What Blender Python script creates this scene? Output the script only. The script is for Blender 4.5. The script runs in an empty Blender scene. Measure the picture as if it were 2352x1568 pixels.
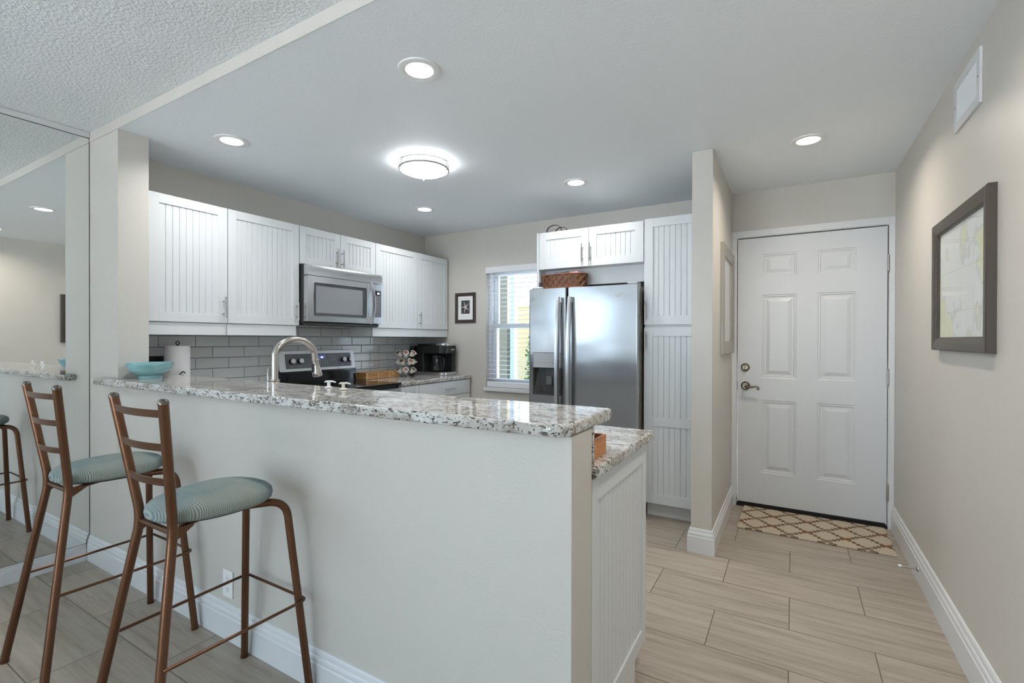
import bpy, bmesh, math, random
from mathutils import Vector, Matrix
random.seed(7)
S = bpy.context.scene
COL = S.collection
PI = math.pi

# ------------------------------------------------------------------ camera
F_PX, YAW, PITCH, ROLL = 1098.64, math.radians(30.425), math.radians(-0.2332), math.radians(0.1279)
cy, sy = math.cos(YAW), math.sin(YAW)
_r = Vector((cy, sy, 0)); _f = Vector((-sy, cy, 0)); _u = Vector((0, 0, 1))
f2 = _f*math.cos(PITCH) + _u*math.sin(PITCH); u2 = _u*math.cos(PITCH) - _f*math.sin(PITCH)
r3 = _r*math.cos(ROLL) + u2*math.sin(ROLL); u3 = u2*math.cos(ROLL) - _r*math.sin(ROLL)
cam = bpy.data.cameras.new('camera'); camo = bpy.data.objects.new('camera', cam); COL.objects.link(camo)
cam.sensor_width = 36.0; cam.lens = F_PX*36.0/2352.0; cam.clip_start = 0.02; cam.clip_end = 200
m = Matrix((r3, u3, -f2)).transposed().to_4x4(); m.translation = Vector((0, 0, 1.27))
camo.matrix_world = m
S.camera = camo

# ------------------------------------------------------------------ world, sun, exposure
S.view_settings.view_transform = 'Standard'; S.view_settings.look = 'None'
S.view_settings.exposure = 0.92; S.view_settings.gamma = 1.0
S.view_settings.use_curve_mapping = False
W = bpy.data.worlds.new('sky'); S.world = W; W.use_nodes = True
wn, wl = W.node_tree.nodes, W.node_tree.links
wn.clear()
_o = wn.new('ShaderNodeOutputWorld'); _b = wn.new('ShaderNodeBackground')
_tc = wn.new('ShaderNodeTexCoord'); _dot = wn.new('ShaderNodeVectorMath'); _dot.operation = 'DOT_PRODUCT'
_dot.inputs[1].default_value = Vector((-0.86, -0.45, 0.25)).normalized()
wl.new(_tc.outputs['Generated'], _dot.inputs[0])
_mr = wn.new('ShaderNodeMapRange'); _mr.inputs[1].default_value = -0.1; _mr.inputs[2].default_value = 0.75
_mr.inputs[3].default_value = 0.6; _mr.inputs[4].default_value = 3.7
wl.new(_dot.outputs['Value'], _mr.inputs[0])
_b.inputs['Color'].default_value = (0.64, 0.83, 1.0, 1)
wl.new(_mr.outputs[0], _b.inputs['Strength']); wl.new(_b.outputs[0], _o.inputs[0])
sun = bpy.data.lights.new('sun', 'SUN'); sun.energy = 30.0; sun.angle = math.radians(2); sun.color = (1, 0.98, 0.95)
suno = bpy.data.objects.new('sun', sun); COL.objects.link(suno)
suno.rotation_euler = Vector((-0.8, -0.12, -0.8)).to_track_quat('-Z', 'Y').to_euler()

def portal(name, loc, direction, sx, sy_):
    l = bpy.data.lights.new(name, 'AREA'); l.shape = 'RECTANGLE'; l.size = sx; l.size_y = sy_
    l.cycles.is_portal = True
    o = bpy.data.objects.new(name, l); COL.objects.link(o); o.location = loc
    o.rotation_euler = Vector(direction).to_track_quat('-Z', 'Y').to_euler()
WY0, WY1, WZ0, WZ1 = -4.0, -0.8, 1.12, 2.25            # big living-room window in the left wall
portal('daylight_portal', (-3.6, (WY0+WY1)/2, (WZ0+WZ1)/2), (1, 0, 0), WY1-WY0, WZ1-WZ0)
SX0, SX1, SZ1 = -2.9, 0.1, 2.1                          # unseen sliding glass doors, added in the rear wall for fill daylight
portal('daylight_portal', ((SX0+SX1)/2, -4.68, SZ1/2), (0, 1, 0), SX1-SX0, SZ1)
portal('daylight_portal', (-2.31, 4.2, 1.395), (0, -1, 0), 0.76, 1.21)

LAMP_W = 2.75        # each recessed lamp
HALL_W = 4.0
KITCHEN_COL = (1.0, 0.99, 0.975)
HALL_COL = (1.0, 0.9, 0.77)

# ------------------------------------------------------------------ materials
def srgb(r, g, b):
    def c(v):
        v /= 255.0
        return v/12.92 if v <= 0.04045 else ((v+0.055)/1.055)**2.4
    return (c(r), c(g), c(b), 1)

def mat(name, col, rough=0.5, metal=0.0, **kw):
    m = bpy.data.materials.new(name); m.use_nodes = True
    b = m.node_tree.nodes['Principled BSDF']
    b.inputs['Base Color'].default_value = col; b.inputs['Roughness'].default_value = rough; b.inputs['Metallic'].default_value = metal
    for k, v in kw.items(): b.inputs[k.replace('_', ' ')].default_value = v
    return m
def nd(m, t): return m.node_tree.nodes.new(t)
def lk(m, a, b): m.node_tree.links.new(a, b)
def bsdf(m): return m.node_tree.nodes['Principled BSDF']
def coords(m, scale=(1, 1, 1), loc=(0, 0, 0), rot=(0, 0, 0)):
    t = nd(m, 'ShaderNodeTexCoord'); mp = nd(m, 'ShaderNodeMapping')
    mp.inputs['Scale'].default_value = scale; mp.inputs['Location'].default_value = loc; mp.inputs['Rotation'].default_value = rot
    lk(m, t.outputs['Object'], mp.inputs['Vector']); return mp.outputs[0]
def noise(m, vec, scale, detail=2, rough=0.5):
    n = nd(m, 'ShaderNodeTexNoise'); n.inputs['Scale'].default_value = scale
    n.inputs['Detail'].default_value = detail; n.inputs['Roughness'].default_value = rough
    lk(m, vec, n.inputs['Vector']); return n.outputs['Fac']
def ramp(m, fac, stops):
    r = nd(m, 'ShaderNodeValToRGB')
    while len(r.color_ramp.elements) < len(stops): r.color_ramp.elements.new(0.5)
    for e, (p, c) in zip(r.color_ramp.elements, stops): e.position = p; e.color = c
    lk(m, fac, r.inputs[0]); return r.outputs[0]
def mixc(m, fac, a, b, mode='MIX'):
    n = nd(m, 'ShaderNodeMix'); n.data_type = 'RGBA'; n.blend_type = mode
    for s, v in ((n.inputs[0], fac), (n.inputs[6], a), (n.inputs[7], b)):
        if hasattr(v, 'is_linked'): lk(m, v, s)
        else: s.default_value = v
    return n.outputs[2]
def math_(m, op, a, b=None, c=None):
    n = nd(m, 'ShaderNodeMath'); n.operation = op
    for i, v in enumerate((a, b, c)):
        if v is None: continue
        if hasattr(v, 'is_linked'): lk(m, v, n.inputs[i])
        else: n.inputs[i].default_value = v
    return n.outputs[0]
def bump(m, h, strength=0.2, dist=0.002):
    n = nd(m, 'ShaderNodeBump'); n.inputs['Strength'].default_value = strength; n.inputs['Distance'].default_value = dist
    lk(m, h, n.inputs['Height']); lk(m, n.outputs[0], bsdf(m).inputs['Normal'])

def paint(name, col, rough=0.45, s=170, st=0.25, d=0.0015):
    m = mat(name, col, rough); v = coords(m)
    bump(m, noise(m, v, s, 2), st, d); return m
M = {}
M['wall'] = paint('greige_wall_paint', srgb(204, 200, 193), 0.42, 120, 0.35, 0.0015)
M['ceiling'] = paint('ceiling_paint', srgb(238, 244, 249), 0.7, 90, 0.4, 0.002)
M['ceiling_rough'] = paint('textured_ceiling_paint', srgb(232, 236, 239), 0.85, 75, 1.0, 0.006)
M['trim'] = mat('white_trim_paint', srgb(220, 222, 224), 0.32)
M['door'] = mat('white_door_paint', srgb(212, 215, 218), 0.32)
M['cab'] = mat('white_cabinet_lacquer', srgb(216, 220, 222), 0.36)
M['white_plastic'] = mat('white_plastic', srgb(235, 236, 236), 0.35)
M['nickel'] = mat('brushed_nickel', srgb(175, 173, 168), 0.3, 1.0)
M['bronze'] = mat('antique_pewter', srgb(130, 118, 104), 0.25, 1.0)
M['black'] = mat('black_plastic', srgb(28, 28, 29), 0.35)
M['black_gloss'] = mat('black_gloss', srgb(22, 23, 25), 0.06)
M['dark_gap'] = mat('dark_rubber_gap_shade', srgb(20, 18, 16), 0.7)
M['charcoal'] = mat('charcoal_plastic', srgb(66, 66, 66), 0.4)
M['panel_grey'] = mat('grey_control_panel', srgb(98, 101, 104), 0.35)
M['dispenser_grey'] = mat('grey_dispenser_panel', srgb(176, 180, 184), 0.35)
M['chrome'] = mat('chrome', srgb(215, 215, 215), 0.08, 1.0)
M['dark_chrome'] = mat('dark_polished_metal', srgb(112, 106, 100), 0.08, 1.0)
M['silver_plastic'] = mat('satin_silver_plastic', srgb(214, 215, 216), 0.3, 0.25)
def emis(name, col, st):
    m = mat(name, col, 0.5); b = bsdf(m)
    b.inputs['Emission Color'].default_value = col; b.inputs['Emission Strength'].default_value = st; return m
M['lamp'] = emis('lit_diffuser', (1, 1, 1, 1), 6.0)
M['lamp_soft'] = emis('lit_frosted_glass', (0.95, 0.98, 1.0, 1), 11.0)
M['display'] = emis('lit_blue_display', srgb(70, 84, 130), 0.35)
M['digits'] = emis('lit_digits', srgb(225, 235, 245), 0.9)

def steel(name, col, rough, axis_scale, wav=0.0):
    m = mat(name, col, rough, 1.0)
    v = coords(m, axis_scale); h = noise(m, v, 60, 3)
    r = ramp(m, h, [(0.3, (rough*0.8,)*3+(1,)), (0.7, (rough*1.25,)*3+(1,))]); lk(m, r, bsdf(m).inputs['Roughness'])
    if wav:
        w = noise(m, coords(m, (1.4, 1.4, 3.2)), 1.6, 1)
        bump(m, w, wav, 0.02)
    return m
M['steel'] = mat('stainless_steel', srgb(208, 209, 211), 0.27, 1.0)
M['steel_fridge'] = steel('stainless_steel_door', srgb(172, 173, 175), 0.17, (14, 14, 1), 0.16)
M['steel_side'] = mat('grey_fridge_side', srgb(150, 146, 138), 0.4, 0.3)
M['faucet'] = mat('brushed_steel_faucet', srgb(196, 192, 186), 0.2, 1.0)

# granite: pale ground, taupe drifts along X, dark flecks
def granite():
    m = mat('speckled_granite', (0.6, 0.6, 0.6, 1), 0.04)
    v = coords(m, (0.45, 1.0, 1.0), rot=(0, 0, 0.12))
    a = noise(m, v, 30, 6, 0.68); b = noise(m, v, 88, 5, 0.64); c = noise(m, coords(m, (0.6, 1, 1), (3, 1, 2)), 135, 4, 0.62)
    base = ramp(m, noise(m, coords(m, (0.4, 1, 1), (5, 2, 1)), 9, 5, 0.6), [(0.35, srgb(214, 214, 212)), (0.52, srgb(198, 195, 190)), (0.70, srgb(166, 158, 148))])
    x = mixc(m, ramp(m, a, [(0.50, (0, 0, 0, 1)), (0.62, (0.85, 0.85, 0.85, 1))]), base, srgb(146, 137, 127))
    x = mixc(m, ramp(m, b, [(0.55, (0, 0, 0, 1)), (0.60, (1, 1, 1, 1))]), x, srgb(96, 90, 84))
    x = mixc(m, ramp(m, c, [(0.585, (0, 0, 0, 1)), (0.62, (1, 1, 1, 1))]), x, srgb(52, 50, 50))
    lk(m, x, bsdf(m).inputs['Base Color']); return m
M['granite'] = granite()

# floor: staggered 0.605 x 0.302 stone-look planks laid along X
def floor_mat():
    m = mat('travertine_plank_tile', (0.5, 0.45, 0.4, 1), 0.38)
    t = nd(m, 'ShaderNodeTexCoord'); mp = nd(m, 'ShaderNodeMapping'); mp.vector_type = 'POINT'
    mp.inputs['Location'].default_value = (-0.2925, -0.006, 0); lk(m, t.outputs['Object'], mp.inputs[0])
    b = nd(m, 'ShaderNodeTexBrick'); b.offset = 0.5; b.inputs['Scale'].default_value = 1.0
    b.inputs['Brick Width'].default_value = 0.605; b.inputs['Row Height'].default_value = 0.302
    b.inputs['Mortar Size'].default_value = 0.0022; b.inputs['Mortar Smooth'].default_value = 0.1
    b.inputs['Color1'].default_value = (0, 0, 0, 1); b.inputs['Color2'].default_value = (1, 1, 1, 1); b.inputs['Mortar'].default_value = (0.5, 0.5, 0.5, 1)
    lk(m, mp.outputs[0], b.inputs['Vector'])
    sc = nd(m, 'ShaderNodeVectorMath'); sc.operation = 'MULTIPLY_ADD'
    sc.inputs[1].default_value = (7, 11, 3); lk(m, b.outputs['Color'], sc.inputs[0]); lk(m, t.outputs['Object'], sc.inputs[2])
    mp2 = nd(m, 'ShaderNodeMapping'); mp2.inputs['Scale'].default_value = (1.1, 14, 1); lk(m, sc.outputs[0], mp2.inputs[0])
    g = noise(m, mp2.outputs[0], 2.6, 6, 0.62)
    col = ramp(m, g, [(0.30, srgb(147, 136, 122)), (0.45, srgb(164, 154, 140)), (0.60, srgb(173, 164, 151)), (0.78, srgb(181, 173, 161))])
    mp3 = nd(m, 'ShaderNodeMapping'); mp3.inputs['Scale'].default_value = (2.2, 30, 1); lk(m, sc.outputs[0], mp3.inputs[0])
    g2 = noise(m, mp3.outputs[0], 3.0, 4, 0.7)
    col = mixc(m, ramp(m, g2, [(0.30, (0.6, 0.6, 0.6, 1)), (0.37, (0, 0, 0, 1))]), col, srgb(125, 113, 100))
    tint = ramp(m, b.outputs['Color'], [(0, (0.93, 0.93, 0.93, 1)), (1, (1.04, 1.03, 1.02, 1))])
    col = mixc(m, 1.0, col, tint, 'MULTIPLY')
    col = mixc(m, b.outputs['Fac'], col, srgb(103, 92, 80))
    lk(m, col, bsdf(m).inputs['Base Color'])
    bump(m, math_(m, 'SUBTRACT', math_(m, 'MULTIPLY', g, 0.25), b.outputs['Fac']), 0.3, 0.002)
    return m
M['floor'] = floor_mat()

def tile_mat():
    m = mat('grey_glass_subway_tile', srgb(160, 162, 161), 0.06)
    t = nd(m, 'ShaderNodeTexCoord'); sx = nd(m, 'ShaderNodeSeparateXYZ'); lk(m, t.outputs['Object'], sx.inputs[0])
    cb = nd(m, 'ShaderNodeCombineXYZ')
    lk(m, math_(m, 'SUBTRACT', sx.outputs['Y'], 1.486), cb.inputs[0]); lk(m, math_(m, 'SUBTRACT', sx.outputs['Z'], 0.9126-0.0757), cb.inputs[1])
    b = nd(m, 'ShaderNodeTexBrick'); b.offset = 0.5; b.inputs['Scale'].default_value = 1.0
    b.inputs['Brick Width'].default_value = 0.222; b.inputs['Row Height'].default_value = 0.0757
    b.inputs['Mortar Size'].default_value = 0.0016; b.inputs['Mortar Smooth'].default_value = 0.15
    b.inputs['Color1'].default_value = srgb(204, 208, 209); b.inputs['Color2'].default_value = srgb(214, 218, 219); b.inputs['Mortar'].default_value = srgb(96, 96, 95)
    lk(m, cb.outputs[0], b.inputs['Vector']); lk(m, b.outputs['Color'], bsdf(m).inputs['Base Color'])
    lk(m, ramp(m, b.outputs['Fac'], [(0, (0.05,)*3+(1,)), (1, (0.6,)*3+(1,))]), bsdf(m).inputs['Roughness'])
    b2 = nd(m, 'ShaderNodeTexBrick'); b2.offset = 0.5; b2.inputs['Scale'].default_value = 1.0
    b2.inputs['Brick Width'].default_value = 0.222; b2.inputs['Row Height'].default_value = 0.0757
    b2.inputs['Mortar Size'].default_value = 0.006; b2.inputs['Mortar Smooth'].default_value = 1.0; lk(m, cb.outputs[0], b2.inputs['Vector'])
    bump(m, math_(m, 'SUBTRACT', 1.0, math_(m, 'ADD', b.outputs['Fac'], b2.outputs['Fac'])), 0.7, 0.003)
    return m
M['tile'] = tile_mat()

def fabric():
    m = mat('striped_teal_upholstery', srgb(140, 150, 148), 0.9)
    v = coords(m, (1, 1, 1)); n = noise(m, coords(m, (1.5, 7, 1)), 2.2, 2)
    sx = nd(m, 'ShaderNodeSeparateXYZ'); lk(m, v, sx.inputs[0])
    y = math_(m, 'ADD', math_(m, 'MULTIPLY', sx.outputs['Y'], 1300), math_(m, 'MULTIPLY', n, 46))
    w = math_(m, 'SINE', y)
    c = ramp(m, math_(m, 'MULTIPLY_ADD', w, 0.5, 0.5), [(0.1, srgb(104, 124, 126)), (0.6, srgb(132, 142, 137)), (0.95, srgb(172, 169, 154))])
    big = noise(m, v, 6, 2)
    c = mixc(m, ramp(m, big, [(0.4, (0, 0, 0, 1)), (0.65, (0.75, 0.75, 0.75, 1))]), c, srgb(98, 124, 132))
    lk(m, c, bsdf(m).inputs['Base Color']); bump(m, w, 0.3, 0.001); return m
M['fabric'] = fabric()
def copper():
    m = mat('bronze_painted_steel', srgb(122, 82, 58), 0.3, 0.75)
    v = coords(m); n = noise(m, v, 400, 2)
    lk(m, mixc(m, n, srgb(92, 62, 46), srgb(122, 86, 62)), bsdf(m).inputs['Base Color']); bump(m, n, 0.12, 0.0006); return m
M['copper'] = copper()

def glaze():
    m = mat('turquoise_glaze', srgb(110, 178, 188), 0.12)
    n = noise(m, coords(m, (1, 1, 5)), 14, 4); n2 = noise(m, coords(m), 9, 3)
    c = ramp(m, n, [(0.3, srgb(104, 158, 168)), (0.55, srgb(138, 184, 190)), (0.75, srgb(172, 206, 206))])
    c = mixc(m, ramp(m, n2, [(0.58, (0, 0, 0, 1)), (0.75, (0.7, 0.7, 0.7, 1))]), c, srgb(120, 158, 130))
    lk(m, c, bsdf(m).inputs['Base Color']); return m
M['glaze'] = glaze()
def towel():
    m = mat('quilted_paper_towel', srgb(244, 245, 246), 0.95)
    sx = nd(m, 'ShaderNodeSeparateXYZ'); t = nd(m, 'ShaderNodeTexCoord'); lk(m, t.outputs['Object'], sx.inputs[0])
    at = math_(m, 'ARCTAN2', sx.outputs['Y'], sx.outputs['X'])
    h = math_(m, 'SINE', math_(m, 'ADD', math_(m, 'MULTIPLY', at, 40), math_(m, 'MULTIPLY', sx.outputs['Z'], 500)))
    bump(m, h, 0.2, 0.0008); return m
M['towel'] = towel()
def wood(name, a, b, scale=(1, 14, 14), rough=0.45):
    m = mat(name, a, rough); n = noise(m, coords(m, scale), 6, 4)
    lk(m, ramp(m, n, [(0.3, a), (0.7, b)]), bsdf(m).inputs['Base Color']); return m
M['box_wood'] = wood('orange_wood', srgb(178, 112, 66), srgb(206, 142, 92))
M['bamboo'] = wood('bamboo', srgb(198, 142, 84), srgb(226, 180, 120), (14, 3, 14))
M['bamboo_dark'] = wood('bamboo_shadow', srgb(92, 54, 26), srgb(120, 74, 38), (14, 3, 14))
M['wicker'] = wood('brown_wicker', srgb(70, 40, 26), srgb(112, 68, 42), (9, 9, 9), 0.4)
M['wicker_light'] = wood('light_brown_wicker', srgb(104, 64, 40), srgb(140, 92, 60), (9, 9, 9), 0.4)
M['frame_dark'] = mat('dark_brown_frame', srgb(74, 66, 58), 0.4)
M['frame_espresso'] = mat('espresso_frame', srgb(62, 52, 46), 0.4)
M['frame_silver'] = mat('silver_frame', srgb(168, 164, 156), 0.35, 0.55)
M['mat_board'] = mat('white_mat_board', srgb(238, 238, 236), 0.8)
M['print_dark'] = mat('charcoal_print', srgb(70, 68, 66), 0.8)
M['star'] = mat('pale_starfish', srgb(222, 218, 210), 0.7)
M['strap'] = mat('dark_brown_strap', srgb(58, 48, 40), 0.5)
M['cloth_blue'] = mat('slate_blue_cloth', srgb(78, 88, 122), 0.9)
M['cloth_pink'] = mat('dusty_pink_cloth', srgb(190, 120, 134), 0.9)
M['cloth_grey'] = mat('dark_grey_cloth', srgb(64, 66, 68), 0.9)
M['pod'] = mat('pod_plastic', srgb(226, 222, 214), 0.5)
M['pod_lid'] = mat('brown_pod_foil', srgb(128, 82, 66), 0.4)
M['pod_lid2'] = mat('dark_pod_foil', srgb(74, 58, 50), 0.4)
M['blind'] = mat('white_blind', srgb(234, 235, 238), 0.5)
M['vinyl'] = mat('white_vinyl', srgb(228, 230, 234), 0.4)
M['siding'] = mat('white_siding', srgb(236, 238, 240), 0.6)
M['post_dark'] = mat('dark_olive_stucco', srgb(84, 82, 70), 0.9)
M['post_blue'] = mat('pale_blue_paint', srgb(142, 160, 190), 0.8)
M['tan'] = mat('tan_block', srgb(150, 136, 104), 0.9)
M['leaf'] = wood('green_leaves', srgb(40, 74, 34), srgb(96, 134, 70), (6, 6, 6), 0.5)
M['ground'] = mat('bounce_ground', srgb(214, 218, 222), 0.9)  # paled so the sunlit ground bounces light up to the ceilings

def glass_pane(name, tint=(1, 1, 1, 1), ior=1.45, rough=0.0):
    m = bpy.data.materials.new(name); m.use_nodes = True; n = m.node_tree.nodes; n.clear()
    o = n.new('ShaderNodeOutputMaterial'); t = n.new('ShaderNodeBsdfTransparent'); g = n.new('ShaderNodeBsdfGlossy'); mx = n.new('ShaderNodeMixShader'); f = n.new('ShaderNodeFresnel')
    t.inputs[0].default_value = tint; g.inputs['Roughness'].default_value = rough; f.inputs[0].default_value = ior
    gm = n.new('ShaderNodeNewGeometry'); mb = n.new('ShaderNodeMath'); mb.operation = 'MULTIPLY_ADD'; mb.inputs[1].default_value = -1; mb.inputs[2].default_value = 1; mm = n.new('ShaderNodeMath'); mm.operation = 'MULTIPLY'
    m.node_tree.links.new(gm.outputs['Backfacing'], mb.inputs[0]); m.node_tree.links.new(mb.outputs[0], mm.inputs[0]); m.node_tree.links.new(f.outputs[0], mm.inputs[1]); m.node_tree.links.new(mm.outputs[0], mx.inputs[0]); m.node_tree.links.new(t.outputs[0], mx.inputs[1]); m.node_tree.links.new(g.outputs[0], mx.inputs[2]); m.node_tree.links.new(mx.outputs[0], o.inputs[0])
    return m
M['pane'] = glass_pane('window_glass')
M['glass'] = glass_pane('clear_glass', (0.92, 0.93, 0.93, 1), 1.5)
M['smoke'] = glass_pane('smoked_plastic', (0.42, 0.42, 0.42, 1), 1.5, 0.1)
M['mirror'] = mat('mirror_silver', (0.86, 0.88, 0.87, 1), 0.0, 1.0)
M['micro_glass'] = mat('dark_microwave_window', srgb(146, 149, 153), 0.12)
M['micro_edge'] = mat('dark_window_border', srgb(84, 87, 91), 0.1)

def rug_mat():
    m = mat('trellis_rug', srgb(200, 186, 160), 0.95)
    t = nd(m, 'ShaderNodeTexCoord'); sx = nd(m, 'ShaderNodeSeparateXYZ'); lk(m, t.outputs['Object'], sx.inputs[0])
    def tri(c, period, q):
        s = math_(m, 'SNAP', c, q)
        return math_(m, 'ABSOLUTE', math_(m, 'MULTIPLY_ADD', math_(m, 'FRACT', math_(m, 'DIVIDE', s, period)), 2.0, -1.0))
    tx = tri(math_(m, 'ADD', sx.outputs['X'], 0.03), 0.205, 0.0205)
    ty = tri(math_(m, 'ADD', sx.outputs['Y'], 0.02), 0.20, 0.0125)
    txs = math_(m, 'MINIMUM', math_(m, 'MULTIPLY', tx, 1.0), 1.0)
    d = math_(m, 'ABSOLUTE', math_(m, 'SUBTRACT', math_(m, 'ADD', txs, ty), 1.0))
    rust = math_(m, 'MULTIPLY', math_(m, 'GREATER_THAN', tx, 0.74), math_(m, 'LESS_THAN', ty, 0.10))
    line = math_(m, 'MAXIMUM', math_(m, 'LESS_THAN', d, 0.165), rust)
    fl = noise(m, coords(m), 300, 2)
    base = mixc(m, fl, srgb(182, 168, 146), srgb(206, 194, 174))
    c = mixc(m, line, base, srgb(118, 98, 78)); c = mixc(m, rust, c, srgb(150, 78, 48))
    lk(m, c, bsdf(m).inputs['Base Color']); bump(m, fl, 0.6, 0.002); return m
M['rug'] = rug_mat()
def map_mat():
    m = mat('faded_chart_print', srgb(222, 226, 220), 0.7)
    v = coords(m); n = noise(m, v, 5, 4); n2 = noise(m, coords(m, loc=(3, 2, 8)), 4, 4)
    c = ramp(m, n, [(0.50, srgb(224, 228, 226)), (0.52, srgb(196, 206, 208)), (0.56, srgb(222, 224, 190)), (0.7, srgb(216, 218, 178))])
    w = nd(m, 'ShaderNodeTexBrick'); w.offset = 0; w.inputs['Scale'].default_value = 1; w.inputs['Brick Width'].default_value = 0.24; w.inputs['Row Height'].default_value = 0.17
    w.inputs['Mortar Size'].default_value = 0.0012; w.inputs['Color1'].default_value = (0, 0, 0, 1); w.inputs['Color2'].default_value = (0, 0, 0, 1); w.inputs['Mortar'].default_value = (1, 1, 1, 1)
    cb = nd(m, 'ShaderNodeCombineXYZ'); sx = nd(m, 'ShaderNodeSeparateXYZ'); lk(m, v, sx.inputs[0]); lk(m, sx.outputs['Y'], cb.inputs[0]); lk(m, sx.outputs['Z'], cb.inputs[1]); lk(m, cb.outputs[0], w.inputs['Vector'])
    c = mixc(m, math_(m, 'MULTIPLY', w.outputs['Fac'], 0.45), c, srgb(170, 160, 130))
    lk(m, c, bsdf(m).inputs['Base Color']); return m
M['map'] = map_mat()

# ------------------------------------------------------------------ geometry helpers
I4 = Matrix.Identity(4)
class B:
    def __init__(self): self.bm = bmesh.new()
    def _merge(self, tmp, X, mi=0):
        me = bpy.data.meshes.new('tmp'); 
        if X is not None: bmesh.ops.transform(tmp, matrix=X, verts=tmp.verts)
        for f in tmp.faces: f.material_index = mi
        tmp.to_mesh(me); tmp.free(); self.bm.from_mesh(me); bpy.data.meshes.remove(me)
    def box(self, x0, x1, y0, y1, z0, z1, bev=0.0, seg=2, X=None, mi=0):
        t = bmesh.new(); bmesh.ops.create_cube(t, size=1)
        for v in t.verts: v.co = Vector((x0 if v.co.x < 0 else x1, y0 if v.co.y < 0 else y1, z0 if v.co.z < 0 else z1))
        if bev: bmesh.ops.bevel(t, geom=list(t.edges), offset=bev, segments=seg, affect='EDGES', profile=0.5)
        self._merge(t, X, mi); return self
    def prism(self, pts, z0, z1, bev=0.0, seg=2, X=None, mi=0, verts_too=False):
        """extrude a 2-D outline (x,y) from z0 to z1"""
        t = bmesh.new(); a = [t.verts.new((p[0], p[1], z0)) for p in pts]; b = [t.verts.new((p[0], p[1], z1)) for p in pts]
        n = len(pts); t.faces.new(a[::-1]); t.faces.new(b)
        for i in range(n): t.faces.new((a[i], a[(i+1) % n], b[(i+1) % n], b[i]))
        bmesh.ops.recalc_face_normals(t, faces=t.faces)
        if bev:
            es = [e for e in t.edges if verts_too or abs(e.verts[0].co.z-e.verts[1].co.z) < 1e-6]
            bmesh.ops.bevel(t, geom=es, offset=bev, segments=seg, affect='EDGES', profile=0.5)
        self._merge(t, X, mi); return self
    def cyl(self, p0, p1, r0, r1=None, n=20, mi=0, caps=True):
        p0, p1 = Vector(p0), Vector(p1); r1 = r0 if r1 is None else r1; d = p1-p0
        t = bmesh.new(); bmesh.ops.create_cone(t, cap_ends=caps, segments=n, radius1=r0, radius2=r1, depth=d.length)
        X = Matrix.Translation((p0+p1)/2) @ d.to_track_quat('Z', 'Y').to_matrix().to_4x4()
        self._merge(t, X, mi); return self
    def sphere(self, c, r, sc=(1, 1, 1), n=16, mi=0):
        t = bmesh.new(); bmesh.ops.create_uvsphere(t, u_segments=n, v_segments=max(8, n//2), radius=r)
        self._merge(t, Matrix.Translation(c) @ Matrix.Diagonal((*sc, 1)), mi); return self
    def lathe(self, prof, c=(0, 0, 0), n=40, X=None, mi=0):
        """profile [(r,z)...] about the z axis at c"""
        t = bmesh.new(); rings = []
        for r, z in prof:
            if r < 1e-5: rings.append([t.verts.new((0, 0, z))])
            else: rings.append([t.verts.new((r*math.cos(2*PI*i/n), r*math.sin(2*PI*i/n), z)) for i in range(n)])
        for a, b in zip(rings, rings[1:]):
            for i in range(n):
                j = (i+1) % n
                if len(a) == 1 and len(b) == 1: continue
                if len(a) == 1: t.faces.new((a[0], b[j], b[i]))
                elif len(b) == 1: t.faces.new((a[i], a[j], b[0]))
                else: t.faces.new((a[i], a[j], b[j], b[i]))
        bmesh.ops.recalc_face_normals(t, faces=t.faces)
        self._merge(t, Matrix.Translation(c) @ (X or I4), mi); return self
    def tube(self, pts, r, n=14, closed=False, mi=0, radii=None, flat=None):
        """round (or flat = (w,h) ribbon) section swept along points"""
        P = [Vector(p) for p in pts]; t = bmesh.new(); rings = []; N = len(P); up = Vector((0, 0, 1)); prev = None
        for i, p in enumerate(P):
            if closed: d = (P[(i+1) % N]-P[i-1]).normalized()
            else: d = ((P[min(i+1, N-1)]-p).normalized() + (p-P[max(i-1, 0)]).normalized())
            d = d.normalized() if d.length > 1e-9 else Vector((0, 0, 1))
            if prev is None:
                a = up if abs(d.z) < 0.9 else Vector((1, 0, 0)); s = d.cross(a).normalized()
            else: s = (prev - d*prev.dot(d)).normalized()
            prev = s; q = s.cross(d); rr = radii[i] if radii else r
            if flat: ring = [t.verts.new(p + s*a*flat[0]/2 + q*b*flat[1]/2) for a, b in ((-1, -1), (1, -1), (1, 1), (-1, 1))]
            else: ring = [t.verts.new(p + (s*math.cos(2*PI*k/n)+q*math.sin(2*PI*k/n))*rr) for k in range(n)]
            rings.append(ring)
        k = len(rings[0])
        for i in range(N if closed else N-1):
            a, b = rings[i], rings[(i+1) % N]
            for j in range(k): t.faces.new((a[j], a[(j+1) % k], b[(j+1) % k], b[j]))
        if not closed: t.faces.new(rings[0][::-1]); t.faces.new(rings[-1])
        bmesh.ops.recalc_face_normals(t, faces=t.faces)
        self._merge(t, None, mi); return self
    def quad(self, pts, mi=0):
        f = self.bm.faces.new([self.bm.verts.new(p) for p in pts]); f.material_index = mi; return self

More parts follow.
